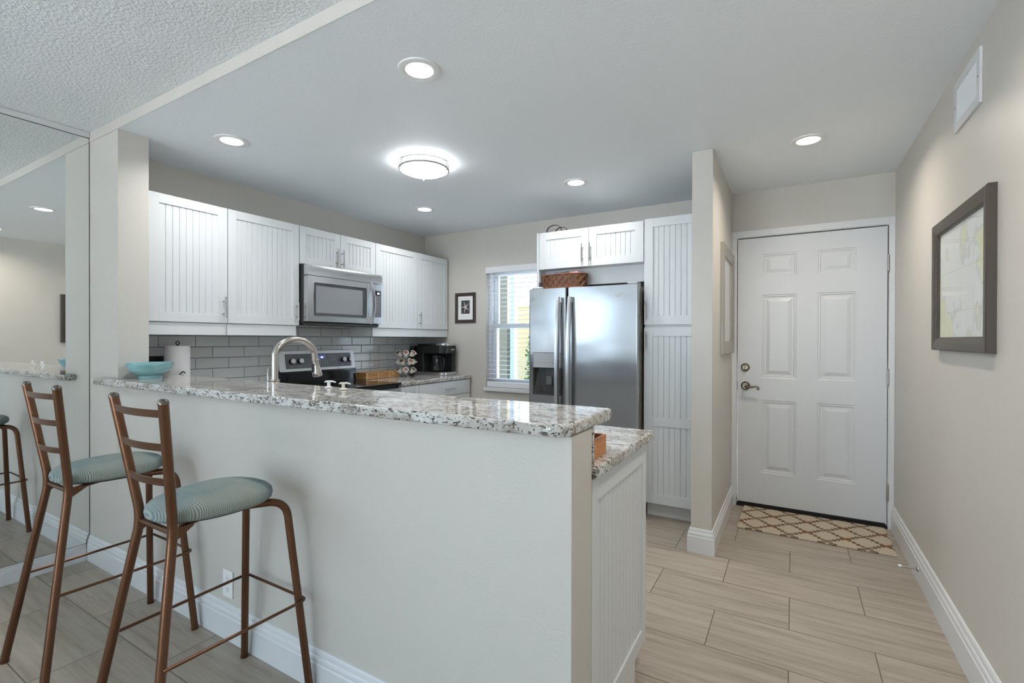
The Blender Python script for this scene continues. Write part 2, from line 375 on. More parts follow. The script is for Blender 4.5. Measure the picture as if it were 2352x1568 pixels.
def bez(p0, p1, p2, n=8):
    p0, p1, p2 = Vector(p0), Vector(p1), Vector(p2)
    return [p0*(1-t)**2 + p1*2*t*(1-t) + p2*t*t for t in (i/n for i in range(n+1))]
def fillet(pts, r, n=6):
    """round the inner corners of a polyline"""
    P = [Vector(p) for p in pts]; out = [P[0]]
    for i in range(1, len(P)-1):
        a = P[i] + (P[i-1]-P[i]).normalized()*min(r, (P[i-1]-P[i]).length*0.49); c = P[i] + (P[i+1]-P[i]).normalized()*min(r, (P[i+1]-P[i]).length*0.49)
        out += bez(a, P[i], c, n)
    return out + [P[-1]]
def rrect(x0, x1, y0, y1, r, n=6, corners=(1, 1, 1, 1)):
    """rounded rectangle, corners order: x0y0, x1y0, x1y1, x0y1; r number or list"""
    rs = r if isinstance(r, (list, tuple)) else [r*c for c in corners]; o = []
    for (cx_, cy_, a0), rr in zip(((x0, y0, PI), (x1, y0, 1.5*PI), (x1, y1, 0), (x0, y1, 0.5*PI)), rs):
        if rr <= 0: o.append((cx_, cy_)); continue
        mx = cx_ + (rr if cx_ == x0 else -rr); my = cy_ + (rr if cy_ == y0 else -rr)
        o += [(mx+rr*math.cos(a0+k*PI/2/n), my+rr*math.sin(a0+k*PI/2/n)) for k in range(n+1)]
    return o

def smooth(o, deg=35):
    me = o.data
    for p in me.polygons: p.use_smooth = True
    try: me.set_sharp_from_angle(angle=math.radians(deg))
    except Exception: pass
def obj(name, b, m, parent=None, local=False, sm=True, label=None):
    """one mesh object; vertices given in world space unless local"""
    bm = b.bm if isinstance(b, B) else b
    off = Vector((0, 0, 0))
    if parent is not None and not local:
        off = world_loc(parent); bmesh.ops.translate(bm, vec=-off, verts=bm.verts)
    me = bpy.data.meshes.new(name); bm.to_mesh(me); bm.free()
    for mm in (m if isinstance(m, (list, tuple)) else [m]): me.materials.append(mm)
    o = bpy.data.objects.new(name, me); COL.objects.link(o)
    if parent is not None: o.parent = parent
    if sm:
        smooth(o); wn_ = o.modifiers.new('weighted_normals', 'WEIGHTED_NORMAL'); wn_.keep_sharp = True
    if label: o['label'] = label
    return o
def world_loc(o):
    v = Vector((0, 0, 0))
    while o is not None: v += o.location; o = o.parent
    return v
def tag(o, label=None, cat=None, group=None, kind=None):
    if label: o['label'] = label
    if cat: o['category'] = cat
    if group: o['group'] = group
    if kind: o['kind'] = kind
    return o
def thing(name, label, cat, loc=(0, 0, 0), group=None):
    o = bpy.data.objects.new(name, None); COL.objects.link(o); o.location = loc; o.empty_display_size = 0.05
    return tag(o, label, cat, group)
def struct(name, b, m, parent=None, **k):
    o = obj(name, b, m, parent, **k)
    if parent is None: o['kind'] = 'structure'
    return o
def copy_tree(o, parent=None):
    c = o.copy(); COL.objects.link(c)
    if parent is not None: c.parent = parent
    for ch in list(o.children): copy_tree(ch, c)
    return c
def text(name, s, size, m, parent, X, ext=0.0006, shear=0.0):
    cu = bpy.data.curves.new(name, 'FONT'); cu.body = s; cu.size = size; cu.extrude = ext; cu.align_x = 'CENTER'; cu.align_y = 'CENTER'; cu.shear = shear
    tmp = bpy.data.objects.new(name + '_text', cu); COL.objects.link(tmp); bpy.context.view_layer.update()
    me = bpy.data.meshes.new_from_object(tmp); bpy.data.objects.remove(tmp); me.materials.clear(); me.materials.append(m)
    o = bpy.data.objects.new(name, me); COL.objects.link(o)
    X = X.copy(); X.translation = X.translation - world_loc(parent); o.matrix_local = X; o.parent = parent
    return o
FACE_X = Matrix(((0, 0, 1), (1, 0, 0), (0, 1, 0))).to_4x4()        # text plane facing +X (reads along +Y)
FACE_Y = Matrix(((1, 0, 0), (0, 0, -1), (0, 1, 0))).to_4x4()       # text plane facing -Y (reads along +X)
def at(X, loc): Y = X.copy(); Y.translation = Vector(loc); return Y
# local door frame: u along x, v along z, front faces -y (front plane y=0)
def doorX(X, Y0, Z0): return Matrix.Translation((X, Y0, Z0)) @ Matrix.Rotation(PI/2, 4, 'Z')     # faces +X, u = +Y
def doorY(Y, X0, Z0): return Matrix.Translation((X0, Y, Z0))                                       # faces -Y, u = +X

# ------------------------------------------------------------------ room constants
XL, XR = -3.50, 0.588
YB, YR = 4.06, -4.6
YW0, YW1 = 1.145, 1.29                # bar half wall
ZK, ZL = 2.398, 2.452                 # kitchen / living ceilings
PX0, PX1, PY0 = -0.527, -0.409, 3.03  # hall partition

# ================================================================== STRUCTURE
fl = B(); fl.box(XL-0.15, XR+0.15, YR-0.15, YB+0.15, -0.08, 0.0); struct('floor', fl, M['floor'])
c = B(); c.box(XL-0.15, XR+0.15, YW0, YB+0.15, ZK, ZK+0.2); struct('ceiling', c, M['ceiling'])
c = B(); c.box(XL-0.15, XR+0.15, YR-0.15, YW0-0.001, ZL, ZL+0.2); struct('ceiling', c, M['ceiling_rough'])
st = B(); st.box(XL-0.001, XR+0.001, YW0-0.002, YW0-0.0005, ZK-0.001, ZL); struct('trim_1', st, M['wall'])
w = B()
w.box(XL-0.12, XL, WY1, YB, 0, ZL); w.box(XL-0.12, XL, YR, WY0, 0, ZL); w.box(XL-0.12, XL, WY0, WY1, 0, WZ0); w.box(XL-0.12, XL, WY0, WY1, WZ1, ZL)
struct('wall_left', w, M['wall'], sm=False)
KX0, KX1, KZ0, KZ1 = -2.69, -1.93, 0.79, 2.0    # kitchen window opening
DX0, DX1, DZ1 = -0.377, 0.5585, 2.053            # front door opening
w = B()
w.box(XL-0.12, KX0, YB, YB+0.15, 0, ZL); w.box(KX0, KX1, YB, YB+0.15, 0, KZ0); w.box(KX0, KX1, YB, YB+0.15, KZ1, ZL)
w.box(KX1, DX0, YB, YB+0.15, 0, ZL); w.box(DX0, DX1, YB, YB+0.15, DZ1, ZL); w.box(DX1, XR+0.15, YB, YB+0.15, 0, ZL)
struct('wall_back', w, M['wall'], sm=False)
w = B(); w.box(XR, XR+0.12, YR, YB, 0, ZL); struct('wall_right', w, M['wall'])
w = B(); w.box(XL-0.12, SX0, YR-0.12, YR, 0, ZL); w.box(SX1, XR+0.12, YR-0.12, YR, 0, ZL); w.box(SX0, SX1, YR-0.12, YR, SZ1, ZL); struct('wall_rear', w, M['wall'], sm=False)
w = B(); w.box(PX0, PX1, PY0, YB-0.001, 0, ZK, 0.004); struct('wall_hall', w, M['wall'])
w = B(); w.box(-3.13, -0.492, YW0, YW1, 0, 1.019, 0.003); struct('wall_bar', w, M['wall'])
w = B(); w.box(XL, -3.131, YW0, YW1, 0, ZK, 0.003); struct('wall_stub', w, M['wall'])
w = B(); w.box(XL+0.0005, XL+0.012, YW1+0.001, YB-0.001, 0.9, 1.40); struct('wall_tiles', w, M['tile'])

BASEP = [(0, 0), (0.018, 0), (0.018, 0.096), (0.0145, 0.100), (0.0145, 0.106), (0.0155, 0.110), (0.0135, 0.118), (0.0095, 0.123), (0.0095, 0.130), (0.0075, 0.138), (0.004, 0.143), (0, 0.144)]
def baseboard(name, p0, p1, nrm, h=1.0, mitre0=0, mitre1=0):
    p0, p1, n = Vector(p0), Vector(p1), Vector(nrm); d = (p1-p0).normalized(); b = bmesh.new()
    A = [b.verts.new(p0 + n*t - d*t*mitre0 + Vector((0, 0, z*h))) for t, z in BASEP]; Bv = [b.verts.new(p1 + n*t + d*t*mitre1 + Vector((0, 0, z*h))) for t, z in BASEP]
    k = len(BASEP)
    for i in range(k-1): b.faces.new((A[i], A[i+1], Bv[i+1], Bv[i]))
    b.faces.new(A); b.faces.new(Bv[::-1]); bmesh.ops.recalc_face_normals(b, faces=b.faces)
    return struct(name, b, M['trim'], sm=False)
baseboard('baseboard_right', (XR, YR, 0), (XR, YB-0.02, 0), (-1, 0, 0), 1.12)
baseboard('baseboard_bar', (-3.482, YW0, 0), (-0.492, YW0, 0), (0, -1, 0))
baseboard('baseboard_hall', (PX1, PY0, 0), (PX1, YB-0.014, 0), (1, 0, 0), 1.0, 1, 0)
baseboard('baseboard_partition', (PX0, PY0, 0), (PX1, PY0, 0), (0, -1, 0), 1.0, 1, 1)
baseboard('baseboard_pantry', (PX0, PY0, 0), (PX0, 3.43, 0), (-1, 0, 0), 1.0, 1, 0)
b = B(); b.box(XL+0.001, XL+0.019, -0.30, 1.126, 0, 0.075, 0.002); b.box(XL+0.001, XL+0.013, -0.30, 1.126, 0.075, 0.093, 0.002); struct('baseboard_left', b, M['trim'])
b = B(); b.box(XL+0.0005, XL+0.018, -0.35, YW0-0.003, 2.421, ZL-0.001, 0.002); struct('trim_2', b, M['trim'])

# door casing + door
b = B()
for x0, x1, z0, z1 in ((-0.4085, DX0, 0, 2.1), (DX1, 0.5875, 0, 2.1), (DX0, DX1, DZ1, 2.1)): b.box(x0, x1, YB-0.016, YB-0.0005, z0, z1, 0.002)
for x0, x1, z0, z1 in ((DX0, DX0+0.004, 0, DZ1), (DX1-0.004, DX1, 0, DZ1), (DX0+0.004, DX1-0.004, DZ1-0.004, DZ1)): b.box(x0, x1, YB-0.008, YB+0.14, z0, z1)
struct('trim_3', b, M['trim'])
b = B(); b.box(DX0+0.005, DX1-0.005, YB-0.012, YB+0.14, 0.0005, 0.014, 0.002); struct('trim_4', b, M['dark_gap'])
b = B(); b.box(DX0+0.006, DX1-0.006, YB+0.062, YB+0.08, 0.02, DZ1-0.006); struct('gap_shade', b, M['dark_gap'])  # dark sheet behind the leaf, paints the shade in the door gaps

def panel_door():
    """six raised-panel slab; local u,v with front at y=0"""
    W_, H_, T = 0.916, 2.018, 0.044; b = bmesh.new()
    us = [0, 0.163, 0.391, 0.520, 0.747, W_]; vs = [0, 0.247, 0.795, 0.962, 1.587, 1.720, 1.894, H_]
    def q(p): f = b.faces.new([b.verts.new(x) for x in p]); return f
    for i in range(5):
        for j in range(7):
            u0, u1, v0, v1 = us[i], us[i+1], vs[j], vs[j+1]
            if i in (1, 3) and j in (1, 3, 5):
                steps = [(0, 0), (0.006, 0.004), (0.014, 0.0035), (0.019, 0.0095), (0.030, 0.0095), (0.052, 0.003), (0.056, 0.0022)]
                rects = [(u0+s, u1-s, v0+s, v1-s, d) for s, d in steps]
                for A, C in zip(rects, rects[1:]):
                    a = [(A[0], A[4], A[2]), (A[1], A[4], A[2]), (A[1], A[4], A[3]), (A[0], A[4], A[3])]; c_ = [(C[0], C[4], C[2]), (C[1], C[4], C[2]), (C[1], C[4], C[3]), (C[0], C[4], C[3])]
                    for k in range(4): q((a[k], a[(k+1) % 4], c_[(k+1) % 4], c_[k]))
                C = rects[-1]; q([(C[0], C[4], C[2]), (C[1], C[4], C[2]), (C[1], C[4], C[3]), (C[0], C[4], C[3])])
            else: q([(u0, 0, v0), (u1, 0, v0), (u1, 0, v1), (u0, 0, v1)])
    for p in ([(0, 0, 0), (0, T, 0), (W_, T, 0), (W_, 0, 0)], [(0, 0, H_), (W_, 0, H_), (W_, T, H_), (0, T, H_)], [(0, 0, 0), (0, 0, H_), (0, T, H_), (0, T, 0)], [(W_, 0, 0), (W_, T, 0), (W_, T, H_), (W_, 0, H_)], [(0, T, 0), (0, T, H_), (W_, T, H_), (W_, T, 0)]): q(p)
    bmesh.ops.remove_doubles(b, verts=b.verts, dist=1e-5); bmesh.ops.recalc_face_normals(b, faces=b.faces)
    return b
bm = panel_door(); bmesh.ops.translate(bm, vec=(-0.3675, YB+0.006, 0.024), verts=bm.verts)
door = struct('door_1', bm, M['door'], sm=False)
YD = YB+0.006
def rosette(b, x, z, r): b.lathe([(0, -0.016), (r*0.62, -0.016), (r*0.72, -0.012), (r*0.8, -0.011), (r*0.97, -0.005), (r, 0)], (x, YD, z), 32, Matrix.Rotation(-PI/2, 4, 'X'))
b = B(); rosette(b, -0.314, 1.062, 0.031); b.box(-0.317, -0.311, YD-0.03, YD-0.014, 1.043, 1.081, 0.002); b.cyl((-0.314, YD-0.022, 1.062), (-0.314, YD-0.01, 1.062), 0.015)
obj('deadbolt', b, M['bronze'], door)
b = B(); rosette(b, -0.312, 0.921, 0.033); b.cyl((-0.312, YD-0.055, 0.921), (-0.312, YD-0.012, 0.921), 0.011)
hp = [(-0.312, YD-0.05, 0.921), (-0.29, YD-0.056, 0.915), (-0.262, YD-0.058, 0.917), (-0.238, YD-0.057, 0.922), (-0.224, YD-0.056, 0.918), (-0.217, YD-0.056, 0.908), (-0.222, YD-0.056, 0.899), (-0.231, YD-0.056, 0.902), (-0.231, YD-0.056, 0.909)]
b.tube(hp, 0.006, 12, radii=[0.011, 0.0095, 0.0075, 0.006, 0.0055, 0.005, 0.005, 0.0045, 0.0035]); obj('door_handle', b, M['bronze'], door)
for z in (1.79, 1.02, 0.246):
    b = B(); b.cyl((0.5515, YB-0.012, z-0.05), (0.5515, YB-0.012, z+0.05), 0.0065, n=14); b.sphere((0.5515, YB-0.012, z+0.052), 0.0075); b.sphere((0.5515, YB-0.012, z-0.052), 0.0075)
    for k in (-0.018, 0.018): b.cyl((0.5515, YB-0.012, z+k-0.001), (0.5515, YB-0.012, z+k+0.001), 0.0072, n=14)
    obj('hinge', b, M['nickel'], door)
b = B(); b.box(-0.362, 0.543, YD-0.008, YD-0.0005, 0.016, 0.034, 0.002); obj('door_sweep', b, M['dark_gap'], door)
b = B(); b.box(-0.3705, -0.3685, YD-0.004, YD+0.03, 0.885, 0.95); obj('latch', b, M['bronze'], door)

# kitchen window
b = B()
YG = YB+0.10
b.box(KX0, KX0+0.035, YB+0.06, YB+0.14, KZ0, KZ1); b.box(KX1-0.035, KX1, YB+0.06, YB+0.14, KZ0, KZ1); b.box(KX0+0.035, KX1-0.035, YB+0.06, YB+0.14, KZ1-0.035, KZ1); b.box(KX0+0.035, KX1-0.035, YB+0.06, YB+0.14, KZ0, KZ0+0.035)
win = struct('window_1', b, M['vinyl'], sm=False)
def sash(name, z0, z1, y, wst=0.05):
    b = B(); x0, x1 = KX0+0.036, KX1-0.036
    b.box(x0, x0+wst, y, y+0.03, z0, z1, 0.002); b.box(x1-wst, x1, y, y+0.03, z0, z1, 0.002); b.box(x0+wst, x1-wst, y, y+0.03, z0, z0+0.045, 0.002); b.box(x0+wst, x1-wst, y, y+0.03, z1-0.045, z1, 0.002)
    s = obj(name, b, M['vinyl'], win)
    p = B(); p.box(x0+wst-0.004, x1-wst+0.004, y+0.012, y+0.016, z0+0.041, z1-0.041); obj('pane', p, M['pane'], s)
sash('upper_sash', 1.385, KZ1-0.036, YB+0.10); sash('lower_sash', KZ0+0.036, 1.43, YB+0.066)
b = B(); b.box(KX0-0.012, KX1+0.012, YB-0.03, YB+0.06, KZ0-0.038, KZ0-0.001, 0.003); obj('window_sill', b, M['trim'], win)
# living-room window (left wall, beside the camera)
b = B(); fx0, fx1 = XL-0.1, XL-0.04
b.box(fx0, fx1, WY0, WY0+0.05, WZ0, WZ1); b.box(fx0, fx1, WY1-0.05, WY1, WZ0, WZ1); b.box(fx0, fx1, WY0+0.05, WY1-0.05, WZ0, WZ0+0.05); b.box(fx0, fx1, WY0+0.05, WY1-0.05, WZ1-0.05, WZ1)
for k in (1, 2): yy = WY0+(WY1-WY0)*k/3; b.box(fx0, fx1, yy-0.04, yy+0.04, WZ0+0.05, WZ1-0.05)
win2 = struct('window_2', b, M['vinyl'], sm=False)
for k in range(3):
    p = B(); ya = WY0+(WY1-WY0)*k/3+0.04; yb = WY0+(WY1-WY0)*(k+1)/3-0.04; p.box(XL-0.072, XL-0.068, ya, yb, WZ0+0.045, WZ1-0.045); obj('pane', p, M['pane'], win2)

b = B(); y0, y1 = YR-0.09, YR-0.03
b.box(SX0, SX0+0.06, y0, y1, 0, SZ1); b.box(SX1-0.06, SX1, y0, y1, 0, SZ1); b.box(SX0+0.06, SX1-0.06, y0, y1, 0, 0.06); b.box(SX0+0.06, SX1-0.06, y0, y1, SZ1-0.06, SZ1); b.box((SX0+SX1)/2-0.05, (SX0+SX1)/2+0.05, y0, y1, 0.06, SZ1-0.06)
win3 = struct('window_fill', b, M['vinyl'], sm=False)  # frame of the rear glass added to let in fill daylight
for xa, xb in ((SX0+0.06, (SX0+SX1)/2-0.05), ((SX0+SX1)/2+0.05, SX1-0.06)):
    p = B(); p.box(xa-0.004, xb+0.004, YR-0.062, YR-0.058, 0.056, SZ1-0.056); obj('pane', p, M['pane'], win3)

# ================================================================== HANDLES AND DOORS OF CABINETS
def bead_panel(b, X, w_, h_, border, depth=0.007, pitch=0.0385, bt=None, bb=None):
    """frame of stiles and rails, with V-grooved boards set back; u,v local, front y=0, body back to y=.019"""
    bt = border if bt is None else bt; bb = border if bb is None else bb; T = 0.019
    for u0, u1, v0, v1 in ((0, border, 0, h_), (w_-border, w_, 0, h_), (border, w_-border, 0, bb), (border, w_-border, h_-bt, h_)): b.box(u0, u1, 0, T, v0, v1, 0.0007, 1, X)
    u0, u1 = border-0.001, w_-border+0.001; n = max(2, round((u1-u0)/pitch)); p = (u1-u0)/n; g = 0.0032
    prof = [(u0, depth)]
    for k in range(1, n): c_ = u0+k*p; prof += [(c_-g, depth), (c_, depth+0.0048), (c_+g, depth)]
    prof += [(u1, depth), (u1, T-0.002), (u0, T-0.002)]
    b.prism([(a, d) for a, d in prof][::-1], bb-0.001, h_-bt+0.001, 0, X=X)
def pull(parent, X, u, v0, v1, horizontal=False, name='handle'):
    b = B(); r = 0.0058; s = 0.03
    def P(a, d, z): return X @ Vector((a, d, z)) if not horizontal else X @ Vector((z, d, a))
    b.cyl(P(u, -s, v0), P(u, -s, v1), r, n=14)
    L = v1-v0
    for v in (v0+L*0.2, v1-L*0.2): b.cyl(P(u, -s, v), P(u, 0.0005, v), 0.0045, n=12)
    return obj(name, b, M['nickel'], parent)
def bead_door(parent, X, w_, h_, border=0.055, name='door', **k):
    b = B(); bead_panel(b, X, w_, h_, border, **k); return obj(name, b, M['cab'], parent)

# ---- upper cabinets on the left wall
XF = -3.165           # door faces
def upper(label, y0, y1, z0, z1, doors, valance=True, handles=(), vy=None):
    t = thing('upper_cabinet', label, 'cabinet', (-3.486, y0, z0), 'white beadboard wall cabinets over the stove wall')
    b = B(); b.box(-3.486, XF-0.021, y0+0.001, y1-0.001, z0, z1, 0.001)
    obj('cabinet_body', b, M['cab'], t)
    if valance:
        b = B(); a0, a1 = vy or (y0+0.001, y1-0.001)
        b.box(XF-0.028, XF-0.010, a0, a1, 1.294, z0+0.0015-0.003, 0.002); b.box(-3.486, XF-0.029, a0, a0+0.016, 1.294, z0-0.001); b.box(-3.486, XF-0.029, a1-0.016, a1, 1.294, z0-0.001)
        obj('valance', b, M['cab'], t)
    for i, (a, c_) in enumerate(doors):
        X = doorX(XF, a, z0+0.002); d = bead_door(t, X, c_-a, z1-z0-0.004)
        for hd in handles:
            if hd[0] == i: pull(d, X, hd[1]-a, hd[2]-z0-0.002, hd[3]-z0-0.002)
    return t
upper('white beadboard wall cabinet nearest the wall stub, left of its wider neighbour', 1.297, 1.7435, 1.37, 2.117, [(1.299, 1.741)], handles=[(0, 1.715, 1.405, 1.54)])
upper('wide white beadboard wall cabinet just left of the microwave', 1.7445, 2.267, 1.37, 2.117, [(1.747, 2.264)], handles=[(0, 2.240, 1.405, 1.54)], vy=(1.7455, 2.247))
upper('short white two-door beadboard cabinet directly above the microwave', 2.268, 3.019, 1.832, 2.117, [(2.27, 2.641), (2.645, 3.017)], valance=False, handles=[(0, 2.598, 1.852, 1.992), (1, 2.652, 1.848, 1.988)])
upper('white beadboard wall cabinet just right of the microwave', 3.020, 3.5625, 1.37, 2.117, [(3.022, 3.56)], vy=(2.996, 3.5615))
upper('white beadboard wall cabinet at the room corner above the coffee maker', 3.5635, 4.052, 1.37, 2.117, [(3.566, 4.036)], handles=[(0, 3.59, 1.402, 1.534)], vy=(3.5645, 4.05))

# ---- base cabinets right of the stove
t = thing('base_cabinet', 'white base cabinet with flat drawers under the coffee maker', 'cabinet', (-3.486, 3.255, 0))
b = B(); b.box(-3.486, -2.892, 3.256, 4.05, 0.1, 0.868, 0.001); obj('cabinet_body', b, M['cab'], t)
b = B(); b.box(-3.486, -2.95, 3.256, 4.05, 0.0, 0.099); obj('toe_kick', b, M['trim'], t)
for z0, z1 in ((0.727, 0.862), (0.43, 0.722), (0.105, 0.425)):
    b = B(); b.box(-2.890, -2.871, 3.259, 4.032, z0, z1, 0.0025); d = obj('drawer', b, M['cab'], t)
    pull(d, doorX(-2.871, 3.259, 0), z0+(z1-z0)*0.5, 0.35, 0.495, True)
t = thing('base_cabinet', 'narrow white beadboard base cabinet between stove and drawer cabinet', 'cabinet', (-3.486, 3.02, 0))
b = B(); b.box(-3.486, -2.892, 3.02, 3.255, 0.1, 0.868, 0.001); obj('cabinet_body', b, M['cab'], t)
b = B(); b.box(-3.486, -2.95, 3.02, 3.255, 0.0, 0.099); obj('toe_kick', b, M['trim'], t)
X = doorX(-2.871, 3.023, 0.105); d = bead_door(t, X, 0.229, 0.757, 0.05); pull(d, X, 0.028, 0.58, 0.72)
b = B(); b.prism(rrect(-3.487, -2.858, 3.021, 4.056, [0, 0.004, 0.03, 0]), 0.869, 0.905, 0.007, 3)
tag(obj('stone_countertop', b, M['granite']), 'granite countertop under the coffee maker, right of the stove', 'countertop')

# ---- stove
t = thing('stove', 'black and stainless electric range with glass cooktop against grey tiles', 'stove', (-3.47, 2.273, 0))
SY0, SY1 = 2.272, 3.013
b = B(); b.box(-3.47, -2.885, SY0, SY1, 0.02, 0.889, 0.003); obj('range_body', b, M['black'], t)
b = B(); b.prism(rrect(-3.40, -2.845, SY0, SY1, [0, 0.012, 0.012, 0]), 0.890, 0.906, 0.004); obj('cooktop', b, M['black_gloss'], t)
for bx, by, br in ((-3.22, 2.45, 0.085), (-3.22, 2.83, 0.07), (-3.0, 2.45, 0.07), (-3.0, 2.83, 0.11)):
    b = B(); b.lathe([(br, 0), (br, 0.0005), (br-0.003, 0.0005), (br-0.003, 0)], (bx, by, 0.9062), 40); obj('burner_ring', b, M['charcoal'], t)
b = B(); b.box(-2.884, -2.85, SY0+0.002, SY1-0.002, 0.25, 0.86, 0.004); d = obj('oven_door', b, M['steel'], t)
b = B(); b.box(-2.8495, -2.847, SY0+0.12, SY1-0.12, 0.38, 0.68); obj('oven_window', b, M['black_gloss'], d)
b = B(); b.cyl((-2.815, SY0+0.05, 0.80), (-2.815, SY1-0.05, 0.80), 0.011)
for yy in (SY0+0.09, SY1-0.09): b.cyl((-2.85, yy, 0.80), (-2.815, yy, 0.80), 0.008)
obj('oven_handle', b, M['white_plastic'], d)
b = B(); b.box(-2.884, -2.852, SY0+0.002, SY1-0.002, 0.04, 0.24, 0.004); obj('storage_drawer', b, M['steel'], t)
# back guard: dark riser, then tilted steel console with grey panel
b = B(); b.prism([(-3.47, 0.8895), (-3.402, 0.8895), (-3.402, 0.985), (-3.412, 1.015), (-3.47, 1.17)], -SY1, -SY0, 0, X=Matrix.Rotation(PI/2, 4, 'X')); obj('back_riser', b, M['black_gloss'], t)
tilt = math.radians(10)
CX = Matrix.Translation((-3.408, SY0, 1.012)) @ Matrix.Rotation(PI/2, 4, 'Z') @ Matrix.Rotation(-tilt, 4, 'X')   # local u,v
b = B(); b.prism(rrect(0.0, SY1-SY0, 0.0, 0.166, [0.012, 0.012, 0.03, 0.03]), -0.0, 0.03, 0.004, 2, X=CX @ Matrix.Rotation(PI/2, 4, 'X') @ Matrix.Translation((0, 0, -0.03)))
con = obj('console', b, M['silver_plastic'], t)
b = B(); b.prism(rrect(0.055, SY1-SY0-0.045, 0.022, 0.14, 0.006), 0, 0.002, 0, X=CX @ Matrix.Rotation(PI/2, 4, 'X'))
for i in range(7):
    for j in range(3): b.box(0.30+i*0.024, 0.307+i*0.024, -0.0025, -0.002, 0.078-j*0.012, 0.081-j*0.012, X=CX, mi=1)
for i in range(4):
    for j in range(4): b.box(0.475+i*0.016, 0.479+i*0.016, -0.0025, -0.002, 0.12-j*0.014, 0.124-j*0.014, X=CX, mi=1)
for u in (0.105, 0.178, 0.605, 0.675):
    for k in (-0.012, 0, 0.012): b.box(u+k-0.003, u+k+0.003, -0.0025, -0.002, 0.034+abs(k)*0.4, 0.037+abs(k)*0.4, X=CX, mi=1)
    b.box(u-0.002, u+0.002, -0.0025, -0.002, 0.122, 0.125, X=CX, mi=1)
obj('control_panel', b, [M['panel_grey'], M['white_plastic']], con)
b = B(); b.box(0.335, 0.43, -0.003, -0.002, 0.09, 0.128, 0, X=CX)
for u in (0.383, 0.395): b.box(u, u+0.008, -0.0036, -0.003, 0.1, 0.114, X=CX, mi=1)
obj('clock_display', b, [M['display'], M['digits']], con)
for u in (0.105, 0.178, 0.605, 0.675):
    b = B(); b.cyl(CX @ Vector((u, -0.0022, 0.08)), CX @ Vector((u, -0.024, 0.08)), 0.021, 0.019, 24); k = obj('knob', b, M['black'], con)
    b = B(); b.cyl(CX @ Vector((u, -0.0242, 0.08)), CX @ Vector((u, -0.036, 0.08)), 0.0195, 0.018, 24); b.box(u-0.002, u+0.002, -0.0385, -0.036, 0.066, 0.096, 0.001, 1, CX); obj('knob_cap', b, M['silver_plastic'], k)

# ---- microwave
t = thing('microwave', 'stainless over-the-range microwave under the short cabinet above the stove', 'microwave', (-3.486, 2.27, 1.388))
MY0, MY1, MXF = 2.271, 3.012, -3.075
b = B(); b.box(-3.486, -3.122, MY0, MY1, 1.392, 1.829, 0.003); obj('microwave_body', b, M['black'], t)
b = B(); b.prism([(-3.121, 1.745), (MXF, 1.745), (MXF, 1.80), (-3.085, 1.823), (-3.121, 1.823)], -MY1, -MY0, 0.002, X=Matrix.Rotation(PI/2, 4, 'X')); obj('vent_strip', b, M['steel'], t)
text('logo', 'Whirlpool', 0.018, M['chrome'], t, at(FACE_X, (MXF+0.0006, 2.655, 1.786)))
b = B(); ring = [(MXF+0.0008, 2.655+0.021*math.cos(a), 1.785+0.0075*math.sin(a)+0.003*math.cos(a)) for a in [PI*1.05+k*PI*1.3/20 for k in range(21)]]; b.tube(ring, 0.0009, 6); obj('emblem_swoosh', b, M['chrome'], t)
YS = 2.905
# door with a window opening: rounded frame made of four sides
Rm = Matrix.Translation((MXF, 0, 0)) @ Matrix.Rotation(PI/2, 4, 'Z') @ Matrix.Rotation(PI/2, 4, 'X')     # local (u=Y, v=Z, w=out +X)
def frame_ring(b, o0, o1, ro, i0, i1, ri, z0, z1, X, mi=0):
    """rounded rectangular ring; o0=(x0,y0), o1=(x1,y1)"""
    n = 6; A = rrect(o0[0], o1[0], o0[1], o1[1], ro, n); C = rrect(i0[0], i1[0], i0[1], i1[1], ri, n); t_ = bmesh.new()
    va = [t_.verts.new((p[0], p[1], z1)) for p in A]; vc = [t_.verts.new((p[0], p[1], z1)) for p in C]; vb = [t_.verts.new((p[0], p[1], z0)) for p in A]; vd = [t_.verts.new((p[0], p[1], z0)) for p in C]
    N = len(A)
    for i in range(N):
        j = (i+1) % N
        t_.faces.new((va[i], va[j], vc[j], vc[i])); t_.faces.new((va[j], va[i], vb[i], vb[j])); t_.faces.new((vc[i], vc[j], vd[j], vd[i])); t_.faces.new((vb[j], vb[i], vd[i], vd[j]))
    bmesh.ops.recalc_face_normals(t_, faces=t_.faces); b._merge(t_, X, mi)
b = B(); frame_ring(b, (MY0, 1.402), (YS-0.001, 1.741), 0.004, (MY0+0.052, 1.445), (2.835, 1.695), 0.012, -0.045, 0.0, Rm)
d = obj('microwave_door', b, M['steel'], t)
b = B(); frame_ring(b, (MY0+0.049, 1.442), (2.838, 1.698), 0.013, (MY0+0.0525, 1.4455), (2.8345, 1.6945), 0.012, -0.004, 0.0016, Rm); obj('window_bezel', b, M['chrome'], d)
b = B(); b.box(MXF-0.014, MXF-0.010, MY0+0.0505, 2.8365, 1.4435, 1.6965); wd = obj('oven_window', b, M['micro_edge'], d)
b = B(); b.box(MXF-0.0098, MXF-0.0092, MY0+0.078, 2.80, 1.468, 1.672); obj('window_mesh', b, M['micro_glass'], wd)
b = B(); hp = [(MXF-0.002, 2.876, 1.737), (MXF+0.012, 2.876, 1.725)] + bez((MXF+0.018, 2.876, 1.70), (MXF+0.075, 2.876, 1.57), (MXF+0.018, 2.876, 1.44), 14) + [(MXF+0.012, 2.876, 1.418), (MXF-0.002, 2.876, 1.406)]
b.tube(hp, 0.012, 12, flat=(0.012, 0.03)); obj('handle', b, M['steel'], d)
b = B(); b.box(MXF-0.045, MXF, YS, MY1, 1.402, 1.741, 0.003); cp = obj('control_panel', b, M['steel'], t)
